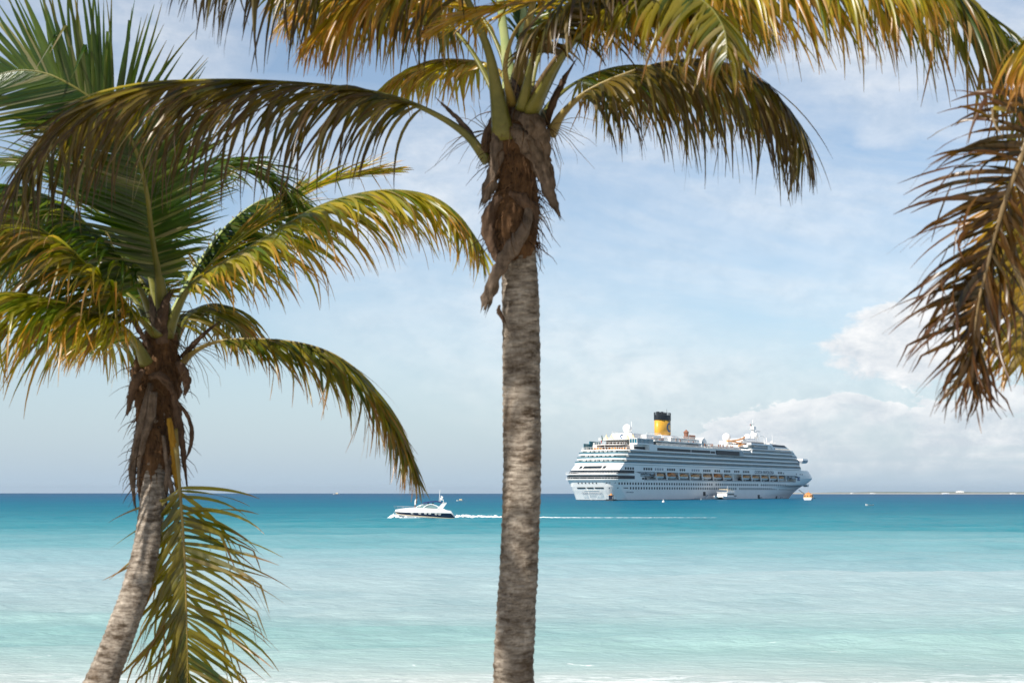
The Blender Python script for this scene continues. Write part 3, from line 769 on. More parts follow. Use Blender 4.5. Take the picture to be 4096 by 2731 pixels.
husk(palm_l, pc((388, 960, D1-.05), (396, 1010, D1-.07), (402, 1060, D1-.06), (408, 1130, D1-.04)), [0.05, 0.09, 0.085, 0.05], 'dead_yellow', name='dead_stalk', seed=25, curl=0.1)
husk(palm_l, pc((375, 1000, D1-.08), (385, 1080, D1-.1), (398, 1150, D1-.1), (412, 1240, D1-.1), (425, 1330, D1-.08)), [0.04, 0.05, 0.06, 0.05, 0.02], 'husk', seed=26)
husk(palm_l, pc((398, 1030, D1-.04), (386, 1080, D1-.06), (380, 1130, D1-.05), (384, 1180, D1-.02)), [0.04, 0.06, 0.05, 0.01], 'husk', seed=27)
husk(palm_l, pc((330, 850, D1), (312, 870, D1-.04), (300, 905, D1), (296, 935, D1), (290, 955, D1)), [0.06, 0.11, 0.10, 0.07, 0.02], 'husk_dark', seed=28)
husk(palm_l, pc((405, 830, D1), (420, 850, D1-.03), (428, 880, D1), (424, 910, D1)), [0.06, 0.12, 0.10, 0.02], 'husk_dark', seed=29)
husk(palm_l, pc((340, 865, D1-.03), (365, 862, D1-.08), (385, 880, D1-.08), (398, 905, D1-.04)), [0.06, 0.10, 0.10, 0.06], 'husk_dark', seed=30)
husk(palm_l, pc((372, 790, D1), (368, 745, D1), (378, 700, D1+.02), (392, 672, D1+.05)), [0.12, 0.14, 0.12, 0.04], 'husk_dark', seed=31)
husk(palm_l, pc((355, 760, D1+.02), (350, 715, D1+.02), (345, 680, D1+.05)), [0.08, 0.08, 0.03], 'husk', seed=32)
husk(palm_l, pc((415, 822, DL), (440, 795, DL-.05), (470, 765, DL-.05), (502, 740, DL-.05)), [0.06, 0.06, 0.05, 0.01], 'husk_dark', name='spathe', seed=33)
husk(palm_l, pc((345, 800, D1), (320, 760, D1), (300, 728, D1), (272, 705, D1)), [0.06, 0.06, 0.05, 0.01], 'husk_dark', name='spathe', seed=34)
twigs(palm_l, P(430, 800, DL), 30, 6, 0.5, 0.22)
twigs(palm_l, P(320, 880, DL-.1), 12, 7, 0.3, 0.2)
# upright frond seen from below, its top arching over to the left corner
frond(palm_l, pc((378, 735, 11.95), (366, 640, 11.8), (350, 545, 11.6), (335, 430, 11.4), (302, 322, 11.2), (255, 262, 11.1), (211, 227, 11.05), (150, 189, 11.0), (99, 168, 11.0), (40, 163, 11.0), (-40, 182, 11.0)),
      'leaf_green', 'stalk_green', n=128, L=0.95, w=0.040, start=0.13, a0=70, a1=40, droop=0.04, normal=(0.0, -1, 0.05), lift=12, r0=0.055, seed=31, age=0.2, jit=0.3, tipf=0.6, split=((0, 1), (0, 1)), label='upright green frond fanning against the sky')
# lit frond arching right
frond(palm_l, pc((384, 775, 11.9), (405, 715, 11.85), (440, 655, 11.8), (520, 600, 11.7), (620, 540, 11.6), (720, 480, 11.5), (810, 448, 11.4), (900, 436, 11.3), (990, 450, 11.25), (1055, 495, 11.2), (1108, 568, 11.2)),
      'leaf_yellow', 'stalk_green', n=118, L=0.66, w=0.040, start=0.13, a0=62, a1=32, droop=1.15, lift=-4, r0=0.045, seed=32, age=0.55, split=((-8, 1.0), (-4, 0.8)), tipf=0.4, baself=0.45)
# behind it: yellow-green tips pointing up right
frond(palm_l, pc((388, 760, 12.2), (420, 680, 12.5), (490, 600, 12.8), (590, 520, 13.1), (690, 450, 13.4), (790, 412, 13.7), (890, 395, 13.9)),
      'leaf_yellow', 'stalk_green', n=95, L=0.75, w=0.038, start=0.18, a0=48, a1=14, droop=0.25, lift=14, r0=0.04, seed=33, age=0.4)
frond(palm_l, pc((386, 750, 12.2), (430, 650, 12.6), (480, 570, 12.9), (530, 510, 13.2), (600, 460, 13.6), (670, 450, 14.0), (720, 480, 14.4)),
      'leaf_green', 'stalk_pale', n=95, L=0.75, w=0.042, start=0.18, a0=60, a1=30, droop=0.9, lift=-6, r0=0.04, seed=34, age=0.4)
# dark green frond arching right, thin leaves hanging
frond(palm_l, pc((370, 720, 12.1), (362, 600, 12.2), (385, 480, 12.3), (440, 410, 12.5), (510, 385, 12.7), (580, 392, 12.8), (640, 430, 12.9), (680, 490, 13.0)),
      'leaf_green', 'stalk_green', n=105, L=0.72, w=0.036, start=0.20, a0=66, a1=35, droop=0.65, lift=0, r0=0.04, seed=35, age=0.25)
# lower right frond hanging over the sea
frond(palm_l, pc((412, 842, 12.0), (440, 812, 11.95), (485, 788, 11.9), (545, 779, 11.85), (620, 780, 11.8), (700, 790, 11.75), (770, 815, 11.7), (835, 862, 11.7), (885, 925, 11.7), (925, 1000, 11.7), (955, 1075, 11.7)),
      'leaf_olive', 'stalk_yellow', n=115, L=0.66, w=0.036, start=0.17, a0=58, a1=28, droop=1.05, lift=4, r0=0.035, seed=36, age=0.5, split=((-14, 0.8), (-8, 0.75)), kink=0.10, tipf=0.35)
# left frond
frond(palm_l, pc((338, 838, 11.85), (318, 795, 11.7), (275, 745, 11.5), (205, 712, 11.3), (120, 688, 11.1), (20, 672, 10.9), (-80, 690, 10.8), (-160, 740, 10.7)),
      'leaf_yellow', 'stalk_green', n=95, L=0.80, w=0.044, start=0.18, a0=62, a1=30, droop=1.05, lift=0, r0=0.05, seed=37, age=0.35)
# left-up fronds, dark
frond(palm_l, pc((355, 740, 12.0), (320, 660, 11.9), (270, 585, 11.8), (205, 520, 11.7), (130, 462, 11.6), (50, 432, 11.5), (-40, 425, 11.5)),
      'leaf_green', 'stalk_green', n=95, L=0.80, w=0.044, start=0.16, a0=65, a1=35, droop=1.1, lift=2, r0=0.045, seed=38, age=0.45)
frond(palm_l, pc((352, 760, 12.1), (310, 690, 12.3), (240, 640, 12.6), (160, 600, 12.9), (70, 590, 13.1), (-20, 620, 13.3)),
      'leaf_green', 'stalk_green', n=85, L=0.75, w=0.04, start=0.16, a0=62, a1=35, droop=0.7, lift=6, r0=0.04, seed=39, age=0.35)
frond(palm_l, pc((366, 735, 12.2), (340, 620, 12.6), (290, 520, 13.0), (220, 440, 13.4), (130, 390, 13.8), (30, 380, 14.2)),
      'leaf_green', 'stalk_green', n=95, L=0.85, w=0.044, start=0.16, a0=62, a1=35, droop=0.4, lift=6, r0=0.04, seed=40, age=0.35)
# behind, low and short, heading away to the right and left
frond(palm_l, pc((395, 800, 12.2), (420, 740, 12.6), (460, 705, 13.1), (510, 700, 13.6), (555, 735, 14.0)),
      'leaf_olive', 'stalk_green', n=70, L=0.62, w=0.04, start=0.2, a0=60, a1=30, droop=0.8, lift=0, r0=0.04, seed=41, age=0.5)
frond(palm_l, pc((350, 820, 12.1), (300, 770, 12.5), (240, 760, 13.0), (190, 780, 13.5)),
      'leaf_yellow', 'stalk_yellow', n=60, L=0.55, w=0.04, start=0.2, a0=60, a1=30, droop=0.9, lift=0, r0=0.04, seed=42, age=0.4)
frond(palm_l, pc((362, 745, 12.1), (345, 700, 12.5), (318, 670, 13.1), (280, 668, 13.8)),
      'leaf_yellow', 'stalk_pale', n=60, L=0.6, w=0.036, start=0.2, a0=60, a1=30, droop=0.3, lift=20, r0=0.04, seed=43, age=0.1)
# hanging frond under the crown
frond(palm_l, pc((400, 985, 11.75), (408, 1060, 11.7), (414, 1130, 11.65), (422, 1240, 11.6), (427, 1350, 11.55), (430, 1460, 11.5), (431, 1560, 11.5), (425, 1680, 11.5)),
      'leaf_olive', 'stalk_yellow', n=90, L=0.88, w=0.040, start=0.20, a0=76, a1=34, droop=0.5, normal=(0.25, -1, 0.1), lift=-8, r0=0.02, seed=44, age=0.8, kink=0.35, jit=1.35, sides=(.8, .97), split=((6, 1.0), (-24, 0.5)), tipf=0.6, baself=0.75, label='hanging yellow green frond beside the leaning trunk')

# ---- right palm: crown just outside the frame
DR = 7.0
cr = P(2560, 300, DR)
gb = Vector((cr.x + 0.5, cr.y, ground_z(cr.y) - 0.1))
palm_r = thing('palm_tree', 'nearest coconut palm at the right edge of the picture with blurred brown hanging frond', 'palm tree', gb)
trunk(palm_r, [gb, gb + Vector((-0.05, 0, 1.2)), gb + Vector((-0.22, 0, 2.4)), cr + Vector((0.08, 0, -0.6)), cr], [0.19, 0.15, 0.14, 0.13, 0.12], seed=12, rings=80)
fibre_mass(palm_r, [cr + Vector((0.05, 0, -0.5)), cr + Vector((0, 0, -0.2)), cr + Vector((0, 0, 0.1)), cr + Vector((0, 0, 0.35))], [0.13, 0.17, 0.17, 0.05], seed=13)
frond(palm_r, pc((2550, 270, 7.0), (2490, 205, 6.95), (2430, 210, 6.9), (2375, 290, 6.85), (2330, 400, 6.8), (2293, 510, 6.8), (2265, 622, 6.8), (2246, 700, 6.8), (2236, 790, 6.8), (2234, 880, 6.8)),
      'leaf_rust', 'stalk_brown', n=120, L=0.56, w=0.027, start=0.20, a0=66, a1=24, droop=0.62, normal=(0.1, -1, 0.15), lift=-4, r0=0.035, seed=51, age=0.6, jit=2.2, kink=0.25, sides=(.85, .85), baself=0.8, tipf=0.45)
frond(palm_r, pc((2552, 280, 7.0), (2500, 300, 7.2), (2440, 380, 7.3), (2400, 480, 7.35), (2370, 600, 7.4), (2350, 720, 7.4), (2345, 830, 7.4)),
      'leaf_orange', 'stalk_brown', n=95, L=0.52, w=0.036, start=0.25, a0=60, a1=28, droop=0.6, normal=(0.1, -1, 0.15), lift=-4, r0=0.03, seed=52, age=0.6)
frond(palm_r, pc((2550, 260, 6.9), (2500, 130, 6.6), (2440, 60, 6.3), (2390, 60, 6.1), (2362, 140, 6.0)),
      'leaf_orange', 'stalk_brown', n=40, L=0.34, w=0.034, start=0.35, a0=60, a1=30, droop=1.5, lift=0, r0=0.03, seed=53, age=0.7)
frond(palm_r, pc((2560, 250, 7.0), (2600, 100, 7.1), (2720, 20, 7.2), (2860, 60, 7.2), (2960, 200, 7.2)), 'leaf_olive', 'stalk_green', n=70, L=0.6, start=0.2, droop=1.2, seed=54)
frond(palm_r, pc((2560, 250, 7.0), (2580, 60, 7.6), (2620, -60, 8.4), (2660, -80, 9.2)), 'leaf_olive', 'stalk_green', n=60, L=0.6, start=0.2, droop=1.0, seed=55)

# ---- a palm left of and behind the view whose crown throws the dappled shade on the trunks
gb = Vector((-5.2, 6.6, ground_z(6.6) - 0.1)); ct = Vector((-4.3, 5.6, 9.6))
palm_o = thing('palm_tree', 'coconut palm standing outside the picture on the left that shades the other trunks', 'palm tree', gb)
trunk(palm_o, [gb, gb + Vector((.15, .05, 2)), gb + Vector((.35, .2, 4)), ct], [0.19, 0.14, 0.13, 0.12], seed=22, rings=60)
rn = random.Random(77)
for k in range(12):
    a = 2*math.pi*k/12 + rn.uniform(-.15, .15); up = rn.choice([0.9, 0.35, 1.3, 0.6]); R_ = rn.uniform(3.0, 3.8)
    d = Vector((math.cos(a), math.sin(a), 0))
    frond(palm_o, [ct, ct + d*0.5 + Vector((0, 0, .5*up)), ct + d*R_*.45 + Vector((0, 0, up*.9)), ct + d*R_*.75 + Vector((0, 0, up*.5)), ct + d*R_ + Vector((0, 0, -.35))], 'leaf_brown_shaded', n=64, L=0.24, w=0.22, start=.2, droop=0.5, seed=100+k)

for q_, mt, sd, dr in ((((372, 740, 12.3), (330, 650, 12.7), (250, 560, 13.0), (150, 520, 13.2), (60, 540, 13.4), (-10, 600, 13.5)), 'leaf_olive', 61, 1.0),
                       (((360, 770, 11.8), (310, 720, 11.5), (230, 640, 11.2), (140, 560, 11.0), (50, 500, 10.9), (-40, 480, 10.9)), 'leaf_olive', 62, 1.2),
                       (((374, 745, 12.3), (350, 600, 12.7), (310, 480, 13.1), (240, 380, 13.5), (150, 330, 13.9)), 'leaf_green', 64, 0.5)):
    frond(palm_l, pc(*q_), mt, 'stalk_green', n=88, L=0.78, w=0.040, start=0.16, a0=64, a1=32, droop=dr, lift=4, r0=0.04, seed=sd, age=0.45, tipf=0.4)
for q_, mt, sd, dr, L_ in ((((1180, 240, 10.1), (1150, 120, 10.3), (1090, 20, 10.5), (980, -50, 10.8), (860, -60, 11.0), (740, -20, 11.1), (660, 40, 11.2)), 'leaf_orange', 71, 0.9, .62),
                       (((1205, 245, 10.1), (1240, 120, 10.3), (1320, 20, 10.6), (1430, -30, 10.9), (1560, -40, 11.2), (1680, 0, 11.4), (1760, 60, 11.5)), 'leaf_olive', 72, 1.0, .7),
                       (((1200, 250, 9.8), (1230, 120, 9.4), (1310, 10, 9.0), (1420, -60, 8.7), (1500, -60, 8.5), (1560, -10, 8.4)), 'leaf_brown_shaded', 73, 1.0, .6)):
    frond(palm_c, pc(*q_), mt, 'stalk_green', n=85, L=L_, w=0.038, start=0.26, a0=62, a1=30, droop=dr, lift=0, r0=0.038, seed=sd, age=0.55, kink=0.08)
# ------------------------------------------------------------------ cruise ship
ALPHA = rad(33.1)
SHIP_O = Vector((41.24, 739.96, -740.0**2/(2*R_EARTH)))
ship = thing('cruise_ship', 'huge white cruise ship with yellow funnel anchored right of the middle palm', 'cruise ship', SHIP_O, math.pi/2 - ALPHA)
HB = 14.5
class SB(MB):
    """ship coordinates: x forward from the stern, y to starboard, z above the water"""
    def build(s, name, mat, parent=None, smooth=False):
        s.v = [(x, -y, z) for x, y, z in s.v]
        return super().build(name, mat, parent or ship, smooth)
def interp(tab, z):
    for (z0, a), (z1, b_) in zip(tab, tab[1:]):
        if z <= z1: return a + (b_-a)*max(0, (z-z0))/(z1-z0)
    return tab[-1][1]
STERN = [(-1, 3.5), (0, 2.0), (3, 0.3), (6, -1.6), (9.6, -3.4), (12.4, -4.0), (13.5, -3.2), (15, -0.6), (18.6, 4.6), (21.2, 7.0), (23.6, 9.0), (26.0, 11.2), (29, 15)]
BOW = [(-1, 263), (0, 265), (3, 271), (6, 280), (9, 290), (11, 298), (13.3, 304), (15, 301.5), (17, 297.5), (18.6, 294)]
CH = [(-1, 11), (0, 10), (3, 8.5), (6, 6.5), (9.6, 4.2), (12, 3.6), (30, 3.6)]
def half(z):
    """plan outline of the starboard half at height z, stern centre to bow centre"""
    ts = interp(STERN, z); tb = interp(BOW, z); c = interp(CH, z)
    pts = [(ts, 0), (ts, 8.6)]
    for k in range(1, 6):
        a = k/5
        pts.append((ts + c*(a**1.7), 8.6 + (HB-8.6)*(a if z > 7 else a**0.72)))
    lb = 86 if z < 8 else 66 - max(0, z-12)*1.5
    for k in range(1, 15): pts.append((ts + c + (tb - lb - ts - c)*k/15, HB))
    ex = 1.9 if z < 3 else (2.1 if z < 9 else 2.5)
    for k in range(0, 15):
        u = k/14.0; uu = 1-(1-u)**1.25
        pts.append((tb - lb + lb*uu, HB*(1 - uu**ex)**0.85 if uu < 1 else 0.0))
    return pts
def ring(pts, z):
    """closed outline from a starboard half"""
    return [(x, y, z) for x, y in pts] + [(x, -y, z) for x, y in reversed(pts[1:-1])]
def off(pts, d):
    out = []
    for i, (x, y) in enumerate(pts):
        a = pts[max(i-1, 0)]; b_ = pts[min(i+1, len(pts)-1)]
        tx, ty = b_[0]-a[0], b_[1]-a[1]; l = math.hypot(tx, ty) or 1
        out.append((x - ty/l*d*-1*-1 if False else x + (-ty/l)*d*1.0, y + (tx/l)*d))
    out[0] = (pts[0][0] - d, 0); out[-1] = (pts[-1][0] + d, 0)
    return out
def clip_t(pts, tmax):
    """cut an outline square at t = tmax"""
    o = [p for p in pts if p[0] <= tmax]
    y = np.interp(tmax, [p[0] for p in pts[2:]], [p[1] for p in pts[2:]])
    return o + [(tmax, float(y)), (tmax, 0)]
# lower hull, to the lifeboat deck
SB().loft([ring(half(z), z) for z in (-1, 0, 1.5, 3, 5, 7, 9, 10.2)]).build('hull', M['white'], smooth=False)
# wall beside the boats is set back
def recessed(z, a=31.0, b_=243.0, d=4.2):
    pts = half(z); o = []
    pre = [p for p in pts if p[0] < a]; mid = [p for p in pts if a <= p[0] <= b_]; post = [p for p in pts if p[0] > b_]
    ya = HB; yb = float(np.interp(b_, [p[0] for p in pts[2:]], [p[1] for p in pts[2:]]))
    n = 12
    mids = [(a + 0.3 + (b_-a-0.6)*k/(n-1), HB-d) for k in range(n)]
    return pre + [(a, ya)] + mids + [(b_, yb)] + post
SB().loft([ring(recessed(z), z) for z in (10.2, 11.2)] + [ring(recessed(z), z) for z in (12.6, 13.4, 14.95)]).build('boat_deck', M['white'])
SB().loft([ring(half(z), z) for z in (14.95, 15.6, 17, 18.4)]).build('upper_hull', M['white'])
# a navy boot line at the water
SB().loft([ring(off(half(0.0), 0.06), -0.6), ring(off(half(0.2), 0.06), 0.22)], cap=False).build('boot_line', M['navy'])
def strip(z0, z1, t_end, d, mat, name, ystart=-9.5, tstart=None, z_lean=True):
    """a band that wraps the stern from port to t_end on the starboard side"""
    def line(z):
        h = off(half(z), d); full = [(x, -y) for x, y in reversed(h[1:9])] + h
        return [p for p in full if p[0] <= t_end]
    a, b_ = line(z0), line(z1); n = min(len(a), len(b_))
    ye = HB + d
    A = [(x, y, z0) for x, y in a[:n]] + [(t_end, ye, z0)]; B = [(x, y, z1) for x, y in b_[:n]] + [(t_end, ye, z1)]
    s = SB(); s.loft([A, B], cap=False, closed=False); return s.build(name, mat)
strip(11.0, 12.7, 20, 0.12, M['dark_glass'], 'window_band')
strip(13.95, 15.45, 19.5, 0.12, M['dark_glass'], 'window_band')
for z, e in ((10.5, 3.0), (13.2, 1.6)):
    h = clip_t(off(half(z), 1.1), 14.0)
    SB().loft([[(x, y, zz) for x, y in h] + [(x, -y, zz) for x, y in reversed(h[1:])] for zz in (z, z+0.28)]).build('stern_ledge', M['white'])
    # railing in front of the windows
    r = SB(); hh = [p for p in off(half(z), 1.0) if p[0] < 13]; hh = [(x, -y) for x, y in reversed(hh[1:])] + hh
    r.tube([(x, y, z+1.2) for x, y in hh], 0.06, 4)
    for i in range(len(hh)-1):
        L_ = math.dist(hh[i], hh[i+1]); k_ = max(1, int(L_/3))
        for k in range(k_):
            x = hh[i][0] + (hh[i+1][0]-hh[i][0])*k/k_; y = hh[i][1] + (hh[i+1][1]-hh[i][1])*k/k_
            r.box(x-.035, x+.035, y-.035, y+.035, z+.25, z+1.2)
    r.build('stern_railing', M['white'])
# slanted windows on the stern wall
def stern_quad(y0, y1, z0, z1, lean=0.06):
    a = interp(STERN, z0) - lean; b_ = interp(STERN, z1) - lean
    return SB().loft([[(a, y0, z0), (a-0.1, y0, z0), (a-0.1, y1, z0), (a, y1, z0)], [(b_, y0, z1), (b_-0.1, y0, z1), (b_-0.1, y1, z1), (b_, y1, z1)]])
for y0, y1 in ((-8.4, -6.8), (-6.0, 4.9), (5.6, 7.4)):
    stern_quad(y0, y1, 16.4, 17.7).build('stern_window', M['dark_glass'])
    stern_quad(y0, y1, 15.9, 16.1).build('stern_window', M['dark_glass'])
for k in range(6): stern_quad(-6.4 + k*2.15, -5.8 + k*2.15, 8.5, 9.1).build('stern_window', M['dark_glass'])
for y0, y1 in ((-7.6, -2.6), (-1.8, 2.2), (3.0, 8.2)): stern_quad(y0, y1, 6.0, 6.6, 0.05).build('mooring_opening_shade', M['dark_glass'])  # dark panels stand for the shade inside the openings
stern_quad(-3.8, 5.0, 4.95, 5.15).build('name_bar', M['white2'])
# corner mooring openings on starboard quarter
for t0, t1 in ((-0.6, 2.2),):
    h = off(half(6.3), 0.1)
def side_strip(t0, t1, z0, z1, mat, name, d=0.06, parent=None):
    def line(z):
        h = off(half(z), d); xs = [p[0] for p in h[2:]]; ys = [p[1] for p in h[2:]]
        n = max(2, int((t1-t0)/6)+2)
        return [(t0 + (t1-t0)*k/(n-1), float(np.interp(t0 + (t1-t0)*k/(n-1), xs, ys)), z) for k in range(n)]
    a, b_ = line(z0), line(z1)
    a2 = [(x, y-0.3, z) for x, y, z in a]; b2 = [(x, y-0.3, z) for x, y, z in b_]
    s = SB(); n = len(a)
    vs = a + b_ + b2 + a2; fs = []
    for i in range(n-1):
        for r in range(4):
            q = (r+1) % 4; fs.append((r*n+i, r*n+i+1, q*n+i+1, q*n+i))
    fs += [(0, n, 2*n, 3*n), (n-1, 2*n-1, 3*n-1, 4*n-1)]
    s.add(vs, fs); return s.build(name, mat, parent)
for t0, t1 in ((-1.0, 3.0), (3.4, 8.4), (8.9, 9.9), (10.2, 11.2), (11.6, 12.8)): side_strip(t0, t1, 6.0, 6.6, M['dark_glass'], 'mooring_opening_shade')  # dark panels again imitate the shaded insides
for t0, t1 in ((-2.6, -1.4), (0.4, 1.6)): side_strip(t0, t1, 8.4, 9.1, M['dark_glass'], 'stern_window')
# portholes: two rows along the side; the hundred nearest as parts, the rest as one
holes = [(3.2 + 3.0*k, 8.6) for k in range(88) if k not in (38, 60)] + [(15.5 + 3.0*k, 6.25) for k in range(80) if k not in (45, 66)]
holes.sort()
def hole(b_, t, z, w=0.72, hh=0.6):
    h = off(half(z), 0.05); y = float(np.interp(t, [p[0] for p in h[2:]], [p[1] for p in h[2:]]))
    y2 = float(np.interp(t+w*2, [p[0] for p in h[2:]], [p[1] for p in h[2:]]))
    b_.add([(t-w, y, z-hh), (t+w, y2, z-hh), (t+w, y2, z+hh), (t-w, y, z+hh), (t-w, y-.3, z-hh), (t+w, y2-.3, z-hh), (t+w, y2-.3, z+hh), (t-w, y-.3, z+hh)], [(0,1,2,3), (4,5,6,7), (0,1,5,4), (3,2,6,7), (0,3,7,4), (1,2,6,5)])
for t, z in holes[:100]:
    s = SB(); hole(s, t, z); s.build('porthole', M['dark_glass'])
s = SB()
for t, z in holes[100:]: hole(s, t, z)
tag(s.build('porthole', M['dark_glass']), kind='stuff')
# square windows of the public decks, in groups of four
for t0, t1, n, mt in ((9.5, 20.2, 4, 'dark_glass'), (30, 40.8, 4, 'dark_glass'), (43, 54, 4, 'grey_glass'), (57.5, 68, 4, 'dark_glass'), (73, 80.5, 3, 'dark_glass'), (88, 99, 4, 'grey_glass'), (103, 113.4, 4, 'dark_glass'), (118.2, 126.4, 3, 'dark_glass'), (131.3, 140.7, 4, 'dark_glass'), (145.7, 154, 3, 'dark_glass'), (158.5, 168.5, 4, 'dark_glass'), (213, 220.5, 3, 'dark_glass')):
    st = (t1-t0)/n
    for k in range(n): side_strip(t0 + k*st, t0 + k*st + st*0.66, 15.85, 17.05, M[mt], 'window')
for t0 in (28.4, 31.6): side_strip(t0, t0+2.2, 10.7 if False else 10.75, 11.9, M['dark_glass'], 'window')
for t, z in ((221.5, 16.3), (243, 16), (250, 15.9), (254, 15.9)): side_strip(t, t+1.2, z-.5, z+.4, M['dark_glass'], 'window')
side_strip(245.5, 250.5, 11.6, 14.2, M['blue_mark'], 'blue_panel')
side_strip(30.9, 243, 10.0, 10.45, M['white'], 'rubbing_strip', 0.25)
side_strip(31.5, 242.5, 10.45, 11.0, M['ship_grey'], 'boat_deck_rail', -0.05)
# openings forward and aft of the boats: grey panels imitate their shade, dark mooring gear in front
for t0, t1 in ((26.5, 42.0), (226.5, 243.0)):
    side_strip(t0, t1, 12.5, 14.75, M['ship_grey'], 'deck_opening_shade', 0.07)
    s = SB(); random.seed(int(t0))
    for k in range(14):
        t = random.uniform(t0+.5, t1-1); z = random.uniform(12.6, 14.2); y = float(np.interp(t, [p[0] for p in half(13.5)[2:]], [p[1] for p in half(13.5)[2:]]))
        s.box(t, t+random.uniform(.5, 2.0), y-0.1, y+0.35, z, z+random.uniform(.15, .6))
    s.box(t0+.6, t1-.8, HB*.6 if False else y-.1, y+.2, 12.55, 12.7); tag(s.build('mooring_gear', M['black']), kind='stuff')
# dark windows of the promenade behind the boats
for t0, t1 in ((118, 128), (131, 141), (144, 153), (160, 170), (172, 184), (187, 198), (201, 212), (216, 225)):
    SB().box(t0, t1, HB-4.15, HB-4.0, 10.9, 12.6).build('promenade_window', M['dark_glass'])
for t0, t1 in ((45, 60), (60, 77), (78, 98), (99, 115)):
    SB().box(t0, t1-1.5, HB-4.15, HB-4.0, 11.0, 11.9).build('promenade_window', M['ship_grey'])
# davit columns
for t in (44.5, 56.8, 71.8, 85.6, 101.8, 116.2, 130.4, 143.6, 157.3, 171.4, 185.2, 199.0, 213.0, 226.0):
    s = SB(); s.loft([[(t-.45+1.6, HB-.6, 10.2), (t+.45+1.6, HB-.6, 10.2), (t+.45+1.6, HB-.05, 10.2), (t-.45+1.6, HB-.05, 10.2)], [(t-.45, HB-.6, 14.9), (t+.45, HB-.6, 14.9), (t+.45, HB-.05, 14.9), (t-.45, HB-.05, 14.9)]])
    s.build('davit', M['white'])
# balcony decks
def balcony_deck(z, t1, deck_h=2.36, t0=None, rail_mat='teal_glass', step=3.0, stern=True):
    slab = clip_t(off(half(z), 0.35), t1)
    s = SB()
    s.loft([ring(slab, z-0.05), ring(slab, z+0.78)])
    core = clip_t(off(half(z+0.6), -1.7), t1-1)
    cw = SB(); cw.loft([ring(core, z+0.62), ring(core, z+deck_h-0.05)])
    # glass rail
    pts = [p for p in off(half(z), 0.28) if p[0] <= t1-.2]
    yy = float(np.interp(t1-.3, [p[0] for p in off(half(z), 0.28)[2:]], [p[1] for p in off(half(z), 0.28)[2:]]))
    pts.append((t1-.3, yy)); full = [(x, -y) for x, y in reversed(pts[1:])] + pts
    gr = SB(); gr.loft([[(x, y, z+.78) for x, y in full], [(x, y, z+1.5) for x, y in full], ], cap=False, closed=False)
    hr = SB(); hr.tube([(x, y, z+1.45) for x, y in full], 0.06, 4)
    # cabin doors and dividers
    dv = s; dr = SB(); t = interp(STERN, z) + 7; random.seed(int(z*10))
    ys_ = off(half(z), 0.0); X_ = [p[0] for p in ys_[2:]]; Y_ = [p[1] for p in ys_[2:]]
    while t < t1 - 3:
        y = float(np.interp(t, X_, Y_))
        for sg in (1, -1):
            a, b_ = sorted((sg*(y-1.7), sg*(y+0.1)))
            dv.box(t-.06, t+.06, a, b_, z+.62, z+deck_h-.05)
            y3 = float(np.interp(t+1.6, X_, Y_))
            a, b_ = sorted((sg*(y3-1.9), sg*(y3-1.62)))
            dr.box(t+.5, t+1.7+random.uniform(0, .4), a, b_, z+.62, z+2.05)
        t += step
    ts = interp(STERN, z+.6)
    for k in range(-3, 4):
        dv.box(ts-0.2, ts+1.9, k*2.6-.1, k*2.6+.1, z+.62, z+deck_h-.05)
        dr.box(ts+1.5, ts+1.8, k*2.6+.7, k*2.6+1.7, z+.62, z+2.05)
        if k % 2: dv.loft([[(ts-.6, k*2.6-.1, z+.6), (ts-.4, k*2.6-.1, z+.6), (ts-.4, k*2.6+.1, z+.6), (ts-.6, k*2.6+.1, z+.6)], [(ts+.6, k*2.6+.9, z+deck_h), (ts+.8, k*2.6+.9, z+deck_h), (ts+.8, k*2.6+1.1, z+deck_h), (ts+.6, k*2.6+1.1, z+deck_h)]])
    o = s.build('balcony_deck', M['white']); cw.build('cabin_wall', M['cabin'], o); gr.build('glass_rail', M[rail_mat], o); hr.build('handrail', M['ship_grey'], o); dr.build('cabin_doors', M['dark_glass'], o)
    return o
half_base = half
def half(z):
    """above the hull the plan follows the hull but is cut to a rounded front"""
    if z < 18.55: return half_base(z)
    ts = interp(STERN, z); c = 3.6
    tb = {0: 262}.get(0) - (z-18.6)*0.9; lb = 14
    pts = [(ts, 0), (ts, 8.6)]
    for k in range(1, 6): a = k/5; pts.append((ts + c*(a**1.7), 8.6 + (HB-8.6)*a))
    for k in range(1, 15): pts.append((ts + c + (tb - lb - ts - c)*k/15, HB))
    for k in range(0, 15):
        u = k/14.0; uu = 1-(1-u)**1.25
        pts.append((tb - lb + lb*uu, HB*(1 - uu**2.4)**0.6 if uu < 1 else 0.0))
    return pts
balcony_deck(18.6, 259); balcony_deck(21.0, 257); balcony_deck(23.4, 247)
# slab closing the third deck, and the wall with the long dark windows
sl = clip_t(off(half(25.8), 0.35), 247); SB().loft([ring(sl, 25.76), ring(sl, 26.4)]).build('deck_edge', M['white'])
def block(t0, t1, y, z0, z1, name, mat='white', lean0=0.0, lean1=0.0):
    return SB().loft([[(t0, -y, z0), (t1, -y, z0), (t1, y, z0), (t0, y, z0)], [(t0+lean0, -y, z1), (t1+lean1, -y, z1), (t1+lean1, y, z1), (t0+lean0, y, z1)]]).build(name, M[mat])
block(42, 158, HB-.05, 26.4, 29.0, 'lido_deck')
block(23, 42, HB-2.2, 26.4, 29.2, 'aft_lounge')
SB().box(24, 41, HB-2.25, HB-2.1, 26.9, 28.2).build('lounge_window', M['dark_glass'])
SB().box(36, 45, HB-3, HB+.6, 26.4, 29.6).build('stair_tower', M['white'])
side_t = lambda a, b_, z0, z1, mt, nm, y=HB-.05, d=.12: SB().box(a, b_, y-.3, y+d, z0, z1).build(nm, M[mt])
